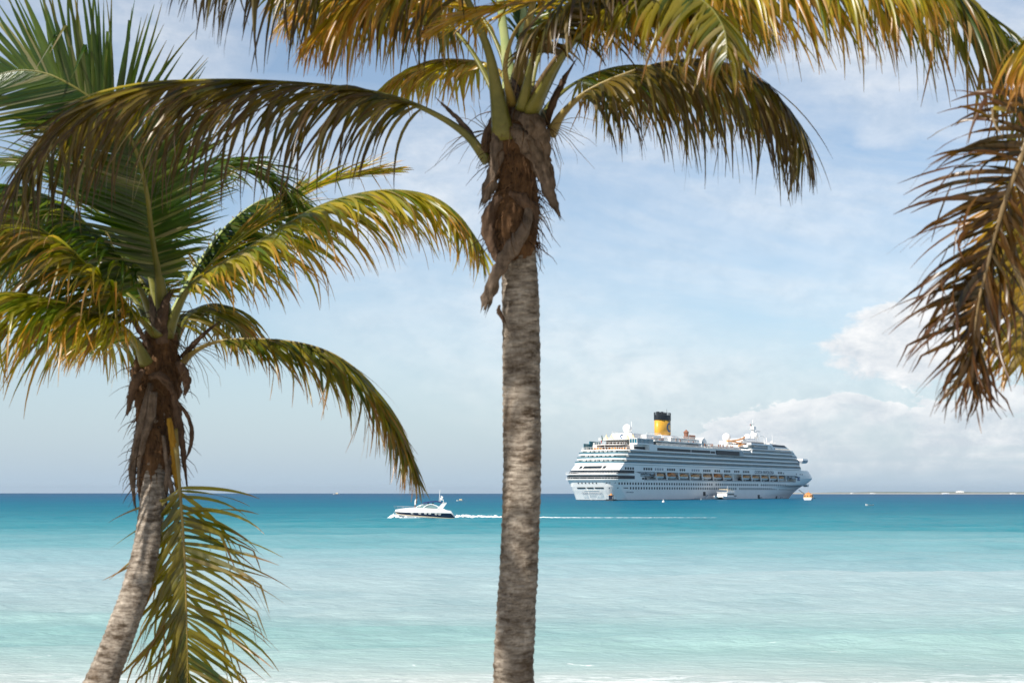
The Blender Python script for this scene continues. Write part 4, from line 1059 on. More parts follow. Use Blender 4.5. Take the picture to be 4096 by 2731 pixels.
for a, b_ in ((45.6, 87.0), (88.0, 112.6)): side_t(a, b_, 26.5, 28.0, 'dark_glass', 'long_window')
side_t(113.4, 119.0, 26.5, 27.8, 'dark_glass', 'long_window')
SB().box(43, 158, -HB-.3, HB+.3, 29.0, 29.45).build('deck_edge', M['white'])
# slanted dark glass wall amidships
s = SB(); s.loft([[(120.5, HB, 25.9), (120.5, HB+.5, 25.9), (153, HB+.5, 25.9), (153, HB, 25.9)], [(120.5, HB-.2, 28.0), (120.5, HB+.5, 28.0), (153, HB+.5, 28.0), (153, HB-.2, 28.0)], [(120.5, HB-2.2, 30.2), (120.5, HB-1.9, 30.2), (157, HB-1.9, 30.2), (157, HB-2.2, 30.2)]])
s.build('pool_glass_wall', M['dark_glass'])
SB().box(118, 158, -HB+2, HB-2.0, 29.4, 30.4).build('pool_deck', M['white'])
SB().box(152.6, 158.5, HB-2.5, HB+.55, 26.0, 28.6).build('service_panel', M['ship_grey'])
# aft terraces
for z, tt, y, te in ((28.9, 20, 10, 46), (31.6, 24, 9, 44)):
    s = SB(); s.lathe([(0.5, z), (1, z), (1, z+.35), (0.5, z+.35)], tt, 0, 20, 5.5, y); s.box(tt, te, -y, y, z, z+.35); s.build('terrace', M['white2'])
    s = SB(); s.box(tt+3, te, -y+2.5, y-2.5, z-2.4, z); s.build('terrace_wall', M['white2'])
    s = SB()
    for k in range(6): s.box(tt+2.9, tt+3.05, -y+3.2+k*2.2, -y+4.3+k*2.2, z-2.3, z-.5)
    s.build('terrace_door', M['brown'])
    s = SB()
    for k in range(15):
        a = math.pi*(0.5 + k/14); s.box(tt+5.4*math.cos(a)-.07, tt+5.4*math.cos(a)+.07, y*.98*math.sin(a)-.07, y*.98*math.sin(a)+.07, z+.35, z+1.35)
    s.tube([(tt+5.4*math.cos(math.pi*(.5+k/14)), y*.98*math.sin(math.pi*(.5+k/14)), z+1.38) for k in range(15)], .07, 4); s.build('terrace_rail', M['white'])
s = SB(); s.box(16, 30, -HB+.5, -HB+.7, 26.6, 29.8); s.box(22, 34, -HB+.5, -HB+.8, 28.6, 31.3); s.build('wind_screen', M['teal_glass'])
s = SB(); s.box(15.8, 24, -12, 12, 26.42, 26.7); s.build('terrace_floor', M['teak'])
s = SB(); hh = [p for p in off(half(26), -0.2) if p[0] < 24]; hh = [(x, -y) for x, y in reversed(hh[1:])] + hh
s.tube([(x, y, 27.6) for x, y in hh], .07, 4)
for i in range(0, len(hh)-1):
    n_ = max(1, int(math.dist(hh[i], hh[i+1])/1.6))
    for k in range(n_):
        x = hh[i][0] + (hh[i+1][0]-hh[i][0])*k/n_; y = hh[i][1] + (hh[i+1][1]-hh[i][1])*k/n_; s.box(x-.06, x+.06, y-.06, y+.06, 26.4, 27.6)
s.build('terrace_rail', M['white'])
random.seed(8); s = SB()
for k in range(34):
    x = random.uniform(16, 21); y = random.uniform(-11.5, 11.5); s.box(x, x+random.uniform(.6, 1.6), y, y+.7, 26.7, 27.1 + random.uniform(0, .5))
tag(s.build('deck_chairs', M['pale_orange']), kind='stuff')
# starboard glass lounge box above the terraces
s = SB(); s.box(23, 41.5, HB-4.5, HB+.2, 29.3, 30.0); s.build('lounge_base', M['white'])
s = SB(); s.box(23, 41.5, HB-4.3, HB, 30.0, 32.2); s.build('lounge_glass', M['teal_glass'])
s = SB()
for k in range(13): s.box(23.0 + k*1.5, 23.3 + k*1.5, HB-.1, HB+.2, 30.0, 32.2)
for k in range(4): s.box(22.8, 23.05, HB-4.4 + k*1.45, HB-4.2+k*1.45, 30.0, 32.2)
s.box(22.8, 41.7, HB-4.5, HB+.25, 32.2, 32.5); s.build('lounge_frame', M['white'])
# aft house with the blue letter, tents and dome
SB().loft([[(31, -6.5, 32), (46, -6.5, 32), (46, 6.5, 32), (31, 6.5, 32)], [(33, -6, 35.6), (46, -6, 35.6), (46, 6, 35.6), (33, 6, 35.6)]]).build('aft_house', M['white'])
s = SB(); s.box(44, 62, -7, 9, 32, 35.2); s.build('machinery_house', M['white'])
def c_letter(name, origin, u_, v_, r, w, depth, n=20, a0=48, sx=0.82):
    """a round letter C: a thick open ring in the plane u,v"""
    o = Vector(origin); U = Vector(u_).normalized(); V = Vector(v_).normalized(); N = U.cross(V)
    rings = []
    for k in range(n+1):
        a = rad(a0 + (360-2*a0)*k/n); d = U*math.cos(a)*sx + V*math.sin(a)
        rings.append([o + d*(r-w) - N*depth, o + d*r - N*depth, o + d*r + N*depth, o + d*(r-w) + N*depth])
    s = SB(); s.loft(rings); return s.build(name, M['blue_mark'])
c_letter('letter', (32.2-.35, 0.6, 34.0), (0, 1, 0), (0.45, 0, 1), 1.35, 0.5, 0.2)
for (t, y) in ((30.5, -8.2), (30.5, -5.0), (31.5, 4.2), (31.5, 7.6)):
    s = SB(); s.lathe([(2.1, 32.0), (1.5, 32.7), (.8, 33.6), (.35, 34.5), (.05, 35.1)], t, y, 8)
    s.lathe([(.07, 35.0), (.07, 35.7)], t, y, 5); s.build('tent_roof', M['cream'])
s = SB(); s.lathe([(1.0, 35.6), (1.0, 36.4)], 39, 0, 10); s.sphere((39, 0, 38.4), 2.45, 16, 12); s.build('radome', M['white'], smooth=True)
s = SB(); s.tube([(44, 0, 35), (44, 0, 42.5)], .16, 5); s.build('aerial', M['white'])
# flag and staff at the stern
s = SB(); s.tube([(15, 0, 26.5), (11.5, 0, 33.6)], .13, 5); fs_ = s.build('flagstaff', M['white'])
s = SB(); s.loft([[(11.9, 0, 31.0), (11.5, .25, 32.2), (11.2, 0, 34.0)], [(10.9, -.2, 30.2), (10.7, .2, 31.4), (10.5, .1, 33.4)]], closed=False, cap=False)
s.v += [(x, y+.05, z) for x, y, z in s.v]; s.f += [tuple(i+6 for i in f) for f in s.f[:]]; s.build('flag', M['green'], fs_)
s = SB(); s.box(10.4, 10.9, -.1, .1, 29.6, 31.2); s.build('flag_edge', M['red'], fs_)
# funnel: yellow oval casing, black cage and pipes
s = SB(); s.lathe([(1, 34.8), (1, 44.6)], 81.0, 0, 28, 7.4, 3.6); fn = s.build('funnel', M['yellow'], smooth=False)
for p in fn.data.polygons: p.use_smooth = abs(p.normal.z) < .5
s = SB()
for k in range(5): s.lathe([(1.0, 44.62 + k*.62), (1.03, 44.7 + k*.62), (1.03, 45.05 + k*.62), (1.0, 45.1+k*.62)], 81.0, 0, 28, 7.5, 3.7)
s.lathe([(.93, 44.6), (.93, 47.5)], 81, 0, 24, 7.4, 3.6); s.build('funnel_top', M['black'], fn)
s = SB()
for z in (47.9, 48.4, 48.9): 
    s.tube([(81+7.5*math.cos(2*math.pi*k/24), 3.7*math.sin(2*math.pi*k/24), z) for k in range(25)], .09, 4)
for k in range(24): s.box(81+7.5*math.cos(k*.2618)-.08, 81+7.5*math.cos(k*.2618)+.08, 3.7*math.sin(k*.2618)-.08, 3.7*math.sin(k*.2618)+.08, 47.4, 49.0)
s.build('cage', M['black'], fn)
for t, y, h in ((75.5, .2, 49.3), (77.2, -1.2, 49.5), (78.6, 1.0, 49.4), (80.3, -1.2, 49.1), (82.2, 1.0, 48.9), (83.6, -.8, 49.1)):
    s = SB(); s.lathe([(.75, 46), (.75, h), (.6, h), (.6, h-1)], t, y, 10); s.build('exhaust_pipe', M['black'], fn)
s = SB(); s.tube([(86.5, 0, 47), (86.5, 0, 51.3)], .09, 4); s.build('aerial', M['black'], fn)
# the letter lies on the curved starboard side of the casing
rings = []
for k in range(21):
    a = rad(48 + 264*k/20); row = []
    for rr, dd in ((1.55, 0.05), (2.7, 0.05), (2.7, -.3), (1.55, -.3)):
        t = 82.6 + rr*1.22*math.cos(a); z = 40.6 + rr*1.02*math.sin(a)
        y = 3.6*math.sqrt(max(0, 1 - ((t-81)/7.4)**2)) + dd; row.append((t, y, z))
    rings.append(row)
s = SB(); s.loft(rings); s.build('letter', M['blue_mark'], fn)
s = SB(); s.box(66, 98, -8.5, 8.5, 32.4, 34.6); s.loft([[(70, -5, 34.6), (94, -5, 34.6), (94, 5, 34.6), (70, 5, 34.6)], [(72, -4, 36), (90, -4, 36), (90, 4, 36), (72, 4, 36)]]); s.build('funnel_house', M['white'])
# upper promenade decks
s = SB(); s.box(45, 120, -HB+3.0, HB-3.0, 29.45, 31.9); s.build('upper_house', M['ship_grey'])
s = SB(); s.box(45, 104, -HB+.8, HB-.8, 31.6, 32.1); s.build('sun_deck', M['white'])
for a, b_, mt in ((46, 57, 'black'), (68, 86, 'ship_grey'), (88, 103, 'black')):
    SB().box(a, b_, HB-3.1, HB-2.9, 29.9, 31.3).build('promenade_glass', M[mt])
s = SB(); s.box(50, 68, -6, HB-4.5, 32.1, 34.0); s.build('gym_house', M['white'])
SB().box(51, 62, HB-4.6, HB-4.4, 32.5, 33.7).build('gym_window', M['black'])
s = SB(); s.box(70, 103, -HB+3.5, HB-3.8, 34.0, 34.4); s.box(70, 70.4, -HB+4, HB-4, 32, 34); s.box(102.6, 103, -HB+4, HB-4, 32, 34); s.build('top_deck', M['white'])
for a, b_ in ((70.5, 88), (88.5, 102.5)): SB().box(a, b_, HB-4.4, HB-4.2, 32.2, 33.9).build('sun_deck_glass', M['ship_grey'])
random.seed(3)
def rail_line(t0, t1, y, z, h=1.1, step=1.5, name='deck_rail'):
    s = SB(); s.tube([(t0, y, z+h), (t1, y, z+h)], .07, 4); t = t0
    while t < t1: s.box(t-.09, t+.09, y-.06, y+.06, z, z+h); t += step
    s.build(name, M['white'])
rail_line(45, 104, HB-.9, 32.1); rail_line(70, 103, HB-4, 34.4); rail_line(45, 157, HB+.1, 29.45); rail_line(45, 62, 8.8, 35.2); rail_line(33, 46, -5.9, 35.6)
s = SB()
for k in range(13): s.box(106+k*4, 106.12+k*4, HB-2.4, HB-2.1, 29.4, 31.5)
for t in range(112, 158, 1): s.loft([[(t, HB-1.9, 30.3), (t+.35, HB-1.9, 30.3), (t+.35, HB-1.7, 30.3), (t, HB-1.7, 30.3)], [(t+.5, HB-2.2, 31.6), (t+.85, HB-2.2, 31.6), (t+.85, HB-2.0, 31.6), (t+.5, HB-2.0, 31.6)]])
s.build('wind_screen_frame', M['white'])
s = SB(); s.box(110, 176, HB-2.35, HB-2.25, 30.3, 31.6); s.build('wind_screen', M['teal_glass'])
s = SB()
for k in range(60):
    t = random.uniform(46, 158); y = random.choice([HB-1.3, HB-5, 4, 0]); s.box(t, t+random.uniform(.3, .9), y, y+.4, 32.1 if t < 103 else 30.4, (32.1 if t < 103 else 30.4) + random.uniform(.8, 1.8))
s.build('deck_gear', M['brown'])
# brown play castle and little house on the sun deck
s = SB(); s.lathe([(1.3, 34.4), (1.3, 38.0), (1.55, 38.1), (1.55, 38.8)], 103, 4, 10); s.lathe([(1.6, 38.8), (0.05, 40.2)], 103, 4, 8); cs = s.build('play_castle', M['brown'])
s = SB(); s.box(104, 111, 1.5, 6, 34.4, 36.4)
for k in range(4): s.box(104.2+k*1.9, 105.2+k*1.9, 5.2, 6, 36.4, 37.0)
s.build('castle_wall', M['brown'], cs)
s = SB(); s.box(100, 112, -2, 8, 32.1, 34.4); s.build('play_deck', M['white'])
s = SB(); s.box(117, 124, 2, 7, 30.4, 34.0); s.prism([(117, 34), (124, 34), (120.5, 36)], 2, 7); s.build('pool_house', M['white'])
SB().box(118, 119.4, 6.95, 7.1, 32, 33.6).build('pool_house_window', M['teal_glass'])
s = SB(); s.box(112, 135, -6, 5, 30.4, 33.0); s.build('bar_house', M['white'])
# water slide
s = SB(); zz = [(181, 6, 38.3), (176, 7, 37.2), (170, 7, 36.3), (166, 6, 35.7), (160, 6, 35.3), (157, 5, 35.2)]
s.tube(zz, .55, 6); s.tube([(162, 5, 35.4), (170, 6, 34.5), (178, 7, 34.4)], .5, 6); s.tube([(178, 7, 34.2), (172, 8, 33.4), (167, 8, 32.3)], .5, 6)
wsl = s.build('water_slide', M['pale_orange'])
s = SB()
for t in (160, 166, 172, 178, 181): s.box(t-.15, t+.15, 5.8, 6.1, 30, 36 + (2 if t > 175 else -.5))
s.box(179, 182, 4.5, 7.5, 37, 37.3); s.box(178.5, 182, 5, 5.4, 30, 37); s.build('slide_tower', M['white'], wsl)
# forward accommodation: extra balcony decks, big houses, radomes
def fwd_deck(z, t0, t1, name='balcony_deck'):
    s = SB(); s.box(t0, t1, -HB-.3, HB+.3, z, z+.76); o = s.build(name, M['white'])
    s = SB(); s.box(t0+.3, t1-.4, -HB+1.7, HB-1.7, z+.6, z+2.36); s.build('cabin_wall', M['cabin'], o)
    s = SB(); s.box(t0+.2, t1-.3, HB+.1, HB+.2, z+.6, z+1.4); s.box(t0+.2, t1-.3, -HB-.2, -HB-.1, z+.6, z+1.4); s.build('glass_rail', M['teal_glass'], o)
    s = SB(); d = SB(); t = t0+1
    while t < t1-2:
        s.box(t-.06, t+.06, HB-1.7, HB+.1, z+.6, z+2.36); d.box(t+.5, t+1.9, HB-1.72, HB-1.6, z+.6, z+2.05); t += 3
    s.build('dividers', M['white'], o); d.build('cabin_doors', M['dark_glass'], o)
fwd_deck(26.0-.22, 158.8, 244.5); fwd_deck(28.2-.1, 172, 240)
s = SB(); s.box(172, 238, -HB+.2, HB-.2, 30.4, 30.9); s.box(158.5, 173, -HB, HB-.1, 28.1, 28.6); s.build('deck_edge', M['white'])
for a, b_, z in ((159.5, 171, 28.6),): SB().box(a, b_, HB-.1, HB, z, z+.75).build('glass_rail', M['teal_glass'])
SB().box(173, 197.5, HB-.3, HB-.2, 30.9, 31.7).build('glass_rail', M['teal_glass'])
s = SB()
for k in range(5): s.sphere((160.7+k*2.4, HB-1.2, 29.7), .75, 8, 6)
for k in range(7): s.sphere((180+k*2.6, HB-1.3, 32.0), .8, 8, 6)
s.build('liferaft_canisters', M['white'])
s = SB(); s.box(173, 199, -HB+3, HB-3.2, 30.9, 33.2); s.build('suite_wall', M['white'])
s = SB(); s.loft([[(172.5, HB-3.4, 33.2), (172.5, HB-.3, 33.2), (205, HB-.3, 33.2), (205, HB-3.4, 33.2)], [(172.5, HB-3.4, 34.2), (172.5, HB-.5, 34.2), (200, HB-.5, 34.2), (200, HB-3.4, 34.2)]]); s.build('suite_roof', M['white'])
s = SB(); s.loft([[(199, -HB+.6, 30.9), (236, -HB+.6, 30.9), (236, HB-.5, 30.9), (199, HB-.5, 30.9)], [(199, -HB+1, 32.9), (231, -HB+1, 32.9), (231, HB-.9, 32.9), (199, HB-.9, 32.9)], [(199, -HB+1.6, 34.3), (226.5, -HB+1.6, 34.3), (226.5, HB-1.4, 34.3), (199, HB-1.4, 34.3)]]); s.build('forward_house', M['white'])
s = SB(); s.loft([[(207, HB-.8, 32.9), (230.5, HB-.8, 32.9), (230.5, HB-1.2, 32.9), (207, HB-1.2, 32.9)], [(205.5, HB-1.2, 34.2), (227, HB-1.2, 34.2), (227, HB-1.7, 34.2), (205.5, HB-1.7, 34.2)]]); s.build('observation_window', M['black'])
s = SB(); s.loft([[(210, HB-.35, 31.1), (235.2, HB-.35, 31.1), (235.2, HB-.8, 31.1), (210, HB-.8, 31.1)], [(208, HB-.55, 32.0), (233, HB-.55, 32.0), (233, HB-1, 32.0), (208, HB-1, 32.0)]]); s.build('promenade_window', M['black'])
s = SB()
for k in range(17): s.box(210.3+k*1.5, 210.75+k*1.5, HB-.45, HB-.2, 31.1, 31.9)
s.build('promenade_columns', M['white'])
s = SB(); s.loft([[(205, HB-3, 30.9), (209, HB-3, 30.9), (209, HB, 30.9), (205, HB, 30.9)], [(201.5, HB-3, 34.8), (204, HB-3, 34.8), (204, HB-.6, 34.8), (201.5, HB-.6, 34.8)]]); s.build('slanted_pillar', M['white'])
SB().box(180, 199, HB-3.5, HB-3.2, 34.25, 35.1).build('suite_window', M['navy'])
s = SB(); s.box(174, 205, -8, 8, 34.2, 36.0); s.loft([[(180, -6, 36), (200, -6, 36), (200, 6, 36), (180, 6, 36)], [(186, -5, 37.8), (199, -5, 37.8), (199, 5, 37.8), (186, 5, 37.8)]]); s.box(205, 224, -7, 9, 34.2, 35.2); s.build('mast_house', M['white'])
rail_line(205, 224, 9, 35.2); rail_line(186, 199, 5, 37.8)
for t, y, z, r in ((171.5, -2, 37.9, 2.7), (201.6, -1, 38.9, 2.35), (209.5, 0, 40.3, 2.6), (187, 2, 37.9, .8), (243-12, 3, 36.6, .9)):
    s = SB(); s.lathe([(r*.5, z-r-2.2), (r*.45, z-r*.6)], t, y, 10); s.sphere((t, y, z), r, 14, 10); s.build('radome', M['white'], smooth=True)
s = SB(); s.loft([[(206, -1.5, 35), (212, -1.5, 35), (212, 1.5, 35), (206, 1.5, 35)], [(207.5, -.8, 44), (209, -.8, 44), (209, .8, 44), (207.5, .8, 44)]])
s.tube([(208, 0, 43), (208, 0, 50.5)], .22, 5); s.tube([(202, 0, 44.3), (213, 0, 44.3)], .2, 4); s.tube([(203, 0, 48), (211, 0, 48)], .15, 4); s.box(213, 219, -.4, .4, 43, 43.5); s.box(206.5, 210, -1.2, 1.2, 44, 46); s.tube([(213, 0, 43), (218, 0, 36)], .2, 4)
s.box(218, 226, -.2, .2, 40.2, 40.5); s.tube([(225.5, 0, 35), (225.5, 0, 41)], .18, 4); s.tube([(229.5, 0, 35), (229.5, 0, 39.5)], .25, 5); s.tube([(240-1, 0, 34), (239, 0, 41.8)], .15, 4)
s.tube([(206, 0, 44), (198.5, 0, 44.2)], .12, 4)
mast = s.build('mast', M['white'])
s = SB(); s.box(203.5, 204.4, -.06, .06, 46.3, 47.5); s.build('signal_flag', M['red'], mast)
s = SB(); s.box(205.5, 206.3, -.06, .06, 46.3, 47.5); s.build('signal_flag', M['green'], mast)
# front slope and bridge wing
s = SB(); s.loft([[(238, -HB, 26), (247, -HB, 26), (247, HB, 26), (238, HB, 26)], [(236, -HB+.5, 31), (239, -HB+.5, 31), (239, HB-.5, 31), (236, HB-.5, 31)]]); s.build('front_wall', M['white'])
s = SB(); s.loft([[(246.5, 8, 23.0), (255, 8, 23.0), (255, HB+2.0, 23.0), (248, HB+2.0, 23.0)], [(247, 8, 23.7), (257, 8, 23.7), (257, HB+2.8, 23.7), (247.5, HB+2.8, 23.7)]]); s.loft([[(247, 8, 24.8), (257.5, 8, 24.8), (257.5, HB+3.1, 24.8), (247.5, HB+3.1, 24.8)], [(247.5, 8, 26.0), (256, 8, 26.0), (256, HB+2.8, 26.0), (248, HB+2.8, 26.0)]]); br = s.build('bridge_wing', M['white'])
s = SB(); s.loft([[(247.1, 8, 23.7), (256.8, 8, 23.7), (256.8, HB+2.7, 23.7), (247.6, HB+2.7, 23.7)], [(247.1, 8, 24.7), (257.2, 8, 24.8), (257.2, HB+2.9, 24.8), (247.6, HB+2.9, 24.8)]]); s.build('bridge_window', M['grey_glass'], br)
# bow anchor and its chain, side doors
s = SB(); s.box(283, 287, 2.5, 6.0, 8.4, 9.6); s.box(285, 288, 2.8, 5.6, 7.8, 8.5); s.build('anchor', M['white'])
for t, z in ((102.5, 3.1), (180, 1.3), (213, 1.2)):
    side_strip(t, t+3.2, z-1.0, z+1.3, M['dark_glass'], 'boarding_door', .05)
    if z < 3: SB().box(t+2.5, t+6, HB+.1, HB+.5, z-1.2, z-.1).build('fender', M['ship_grey'])
# name in grey letters, high on the side and across the stern
tx = text_obj('ship_name', 'COSTA FAVOLOSA', 2.75, M['grey_text'], ship, (191, -(HB+0.10), 16.35), (math.pi/2, 0, 0), .03, 0.03, 1.28)
tx = text_obj('ship_name', 'COSTA FAVOLOSA', 1.5, M['grey_text'], ship, (-0.75, -0.6, 3.55), (rad(78)*1.0, 0, -math.pi/2), .02, 0.01, 0.95)
tx = text_obj('ship_name', 'COSTA FAVOLOSA', 0.9, M['grey_text'], ship, (14.5, -(HB+0.06), 4.1), (math.pi/2, 0, 0), .02, 0.0, 1.1)

def ship_world(t, y, z): return ship.matrix_basis @ Vector((t, -y, z))
bpy.context.view_layer.update()
# lifeboats hanging on the side
def lifeboat_proto(kind):
    o = thing('lifeboat', '', 'lifeboat')
    st = []
    for x, w, zt, zb in ((-5.2, .5, 1.3, .75), (-4.4, 1.3, 1.2, .25), (-2.5, 1.8, 1.15, 0), (0, 1.9, 1.1, 0), (2.5, 1.8, 1.15, 0), (4.4, 1.2, 1.25, .25), (5.3, .3, 1.4, .9)):
        st.append([(x, -w, zt), (x, -w*.7, zb+.25), (x, 0, zb), (x, w*.7, zb+.25), (x, w, zt)])
    MB().loft(st).build('hull', M['gelcoat'], o)
    st = []
    for x, w, zt, zb in ((-5.0, .5, 1.6, 1.3), (-4.2, 1.3, 2.2, 1.22), (-2.5, 1.75, 2.45, 1.17), (0, 1.85, 2.5, 1.12), (2.5, 1.75, 2.45, 1.17), (4.2, 1.2, 2.15, 1.27), (5.1, .3, 1.7, 1.42)):
        if kind == 'tender': zt += .25
        st.append([(x, -w, zb), (x, -w*.93, zt-.3), (x, -w*.6, zt), (x, w*.6, zt), (x, w*.93, zt-.3), (x, w, zb)])
    cn = MB().loft(st).build('canopy', M['orange' if kind == 'tender' else 'pale_orange'], o)
    for k in range(5 if kind == 'tender' else 4):
        MB().box(-3.2 + k*1.6, -2.6 + k*1.6, -1.9, 1.9, 1.55, 1.95 if kind == 'tender' else 1.75).build('window', M['black'], cn)
    if kind == 'tender':
        MB().box(-1.5, 2.0, -1.1, 1.1, 2.6, 3.2).build('steering_cabin', M['orange'], o)
        MB().box(-4.5, 4.5, -1.95, 1.95, 1.05, 1.2).build('fender', M['black'], o)
    else:
        MB().box(-1.2, 1.6, -.7, .7, 2.42, 2.95).build('hatch', M['brown'], o)
    return o
protos = {'lifeboat': lifeboat_proto('lifeboat'), 'tender': lifeboat_proto('tender')}
spots = [(49.6, 'lifeboat'), (64.2, 'tender'), (79.2, 'lifeboat'), (94.2, 'lifeboat'), (109.6, 'lifeboat'), (123.8, 'tender'), (137.6, 'lifeboat'), (164.2, 'lifeboat'), (178.2, 'lifeboat'), (192.4, 'lifeboat'), (206.4, 'lifeboat'), (219.6, 'lifeboat')]
ordn = ['aftmost', 'second', 'third', 'fourth', 'fifth', 'sixth', 'seventh', 'eighth', 'ninth', 'tenth', 'eleventh', 'foremost']
used = set()
for i, (t, kd) in enumerate(spots):
    o = protos[kd] if kd not in used else copy_tree(protos[kd]); used.add(kd)
    o.location = ship_world(t, HB-1.15, 11.55); o.rotation_euler = (0, 0, math.pi/2 - ALPHA)
    if t in (49.6, 137.6): o.scale = (1.0, 1, 1)
    if t == 219.6: o.scale = (.72, 1, 1)
    o['category'] = 'lifeboat'; o['group'] = 'lifeboats hanging along the ship side'
    if kd == 'tender': o['label'] = 'all orange tender with upper cabin, hanging on the ship %s' % ('nearer its stern' if t < 100 else 'about amidships')
    elif i == 0: o['label'] = 'aftmost white and orange lifeboat hanging on the ship side'
    elif i == 11: o['label'] = 'foremost and shortest lifeboat on the ship, next to the bow opening'
    elif i < 5: o['label'] = '%s lifeboat of the row counted from the ship stern, between the two orange tenders' % ordn[i]
    else: o['label'] = '%s lifeboat of the row counted from the stern, white hull and orange top' % ordn[i]

def on_sea(px, py, z=0):
    """a point of the water under a pixel of the photograph (4096 wide)"""
    k = (py - 1965.0)/5688
    D = (k - math.sqrt(max(0, k*k - 4*CAM_Z/(2*R_EARTH)))) * R_EARTH if k*k > 2*CAM_Z/R_EARTH else 5000
    return ((px-2048)/5688*D, D, -D*D/(2*R_EARTH) + z)
# ------------------------------------------------------------------ small craft beside the ship
WS = -0.045
def at_ship(t, y, rz=0.0): v = ship_world(t, y, 0); return (v.x, v.y, -(v.x**2 + v.y**2)/(2*R_EARTH))
t = thing('tour_catamaran', 'white double decked tour catamaran lying beside the cruise ship amidships', 'catamaran', at_ship(117, HB+7), math.pi/2 - ALPHA + rad(8))
for y in (-2.6, 2.6):
    MB().loft([[(x, y-w, 1.4+s_), (x, y, -.4+s_*1.2), (x, y+w, 1.4+s_)] for x, w, s_ in ((-13, .3, .9), (-11, .9, .45), (-5, 1.1, .1), (6, 1.1, 0), (11, 1.0, 0))]).build('hull', M['white2'], t)
MB().box(-9, 11, -3.4, 3.4, 1.4, 1.7).build('deck', M['white'], t)
MB().loft([[(-7, -3, 1.7), (9, -3, 1.7), (9, 3, 1.7), (-7, 3, 1.7)], [(-5.5, -2.9, 4), (9, -2.9, 4), (9, 2.9, 4), (-5.5, 2.9, 4)]]).build('cabin', M['white'], t)
for k in range(6): MB().box(-4.6+k*2.2, -3+k*2.2, -3.05, 3.05, 2.5, 3.4).build('window', M['dark_glass'], t)
MB().box(-6.5, 9.5, -3.2, 3.2, 4.0, 4.2).build('upper_deck', M['white'], t)
b = MB()
for k in range(9):
    for y in (-3.1, 3.1): b.box(-6.3+k*1.9, -6.2+k*1.9, y-.05, y+.05, 4.2, 5.1)
b.box(-6.3, 9, -3.12, -3.05, 5.0, 5.1); b.build('railing', M['white'], t)
MB().box(-3.5, 1, -2.6, 2.6, 5.6, 5.85).box(2, 7.5, -2.6, 2.6, 5.5, 5.75).box(-3.4, -3.2, -2.5, -2.3, 4.2, 5.6).box(.8, 1, -2.5, -2.3, 4.2, 5.6).box(7.2, 7.4, -2.5, -2.3, 4.2, 5.5).build('sun_roof', M['cream'], t)
MB().box(8, 12.5, -3.3, 3.3, 1.75, 2.4).build('stern_rail', M['navy'], t)
MB().tube([(5, 0, 5), (5, 0, 8)], .08, 4).build('aerial', M['white'], t)
t = thing('boarding_platform', 'low grey floating platform and ramp at the ship side door', 'platform', at_ship(96, HB+4), math.pi/2 - ALPHA)
MB().box(-9, 9, -2.2, 2.2, -.3, .7).build('pontoon', M['ship_grey'], t)
b = MB(); b.loft([[(2, 1.0, .7), (3, 1.0, .7), (3, 2.2, .7), (2, 2.2, .7)], [(8, 1.0, 2.6), (8.5, 1.0, 2.6), (8.5, 2.2, 2.6), (8, 2.2, 2.6)]]).build('ramp', M['ship_grey'], t)
b = MB()
for k in range(8): b.box(-8.6+k*2.3, -8.5+k*2.3, -2.15, -2.05, .7, 1.8)
b.box(-8.6, 7.6, -2.14, -2.06, 1.7, 1.8); b.build('railing', M['steel'], t)
# orange tender by the bow, seen end on
t = thing('tender_boat', 'orange and white tender boat waiting off the cruise ship bow', 'tender boat', on_sea(3228, 1996.5), rad(72))
MB().loft([[(x, -w, 1.3+s_), (x, -w*.8, .1), (x, 0, -.4), (x, w*.8, .1), (x, w, 1.3+s_)] for x, w, s_ in ((-5.5, 2.2, 0), (-3, 2.5, 0), (2, 2.5, .05), (4.8, 1.6, .2), (6.0, .4, .4))]).build('hull', M['white'], t)
MB().loft([[(x, -w, 1.3), (x, -w*.9, h-.4), (x, -w*.6, h), (x, w*.6, h), (x, w*.9, h-.4), (x, w, 1.3)] for x, w, h in ((-5.2, 2.1, 3.0), (-3, 2.4, 3.3), (2, 2.4, 3.3), (4.6, 1.5, 2.8))]).build('canopy', M['pale_orange'], t)
for y in (-1.4, 0, 1.4):
    MB().box(-5.3, -5.22, y-.35, y+.35, 2.0, 2.6).build('window', M['black'], t)
    MB().box(-4.4+y, -3.7+y, -2.45, -2.2, 2.1, 2.7).build('window', M['black'], t)
MB().box(-2, .5, -1, 1, 3.3, 3.9).box(-1, -.7, -.1, .1, 3.9, 4.8).build('steering_cabin', M['orange'], t)
b = MB(); a0_ = ship_world(276, 3, 5.8); a1_ = Vector(at_ship(284, HB)) + Vector((0, 0, -.6))
rope_root = None
b.tube([a0_.lerp(a1_, k/10) - Vector((0, 0, 1.2*math.sin(math.pi*k/10))) for k in range(11)], .22, 5)
tag(b.build('anchor_chain', M['rope']), 'dark anchor chain slanting from the ship bow into the water', 'anchor chain')
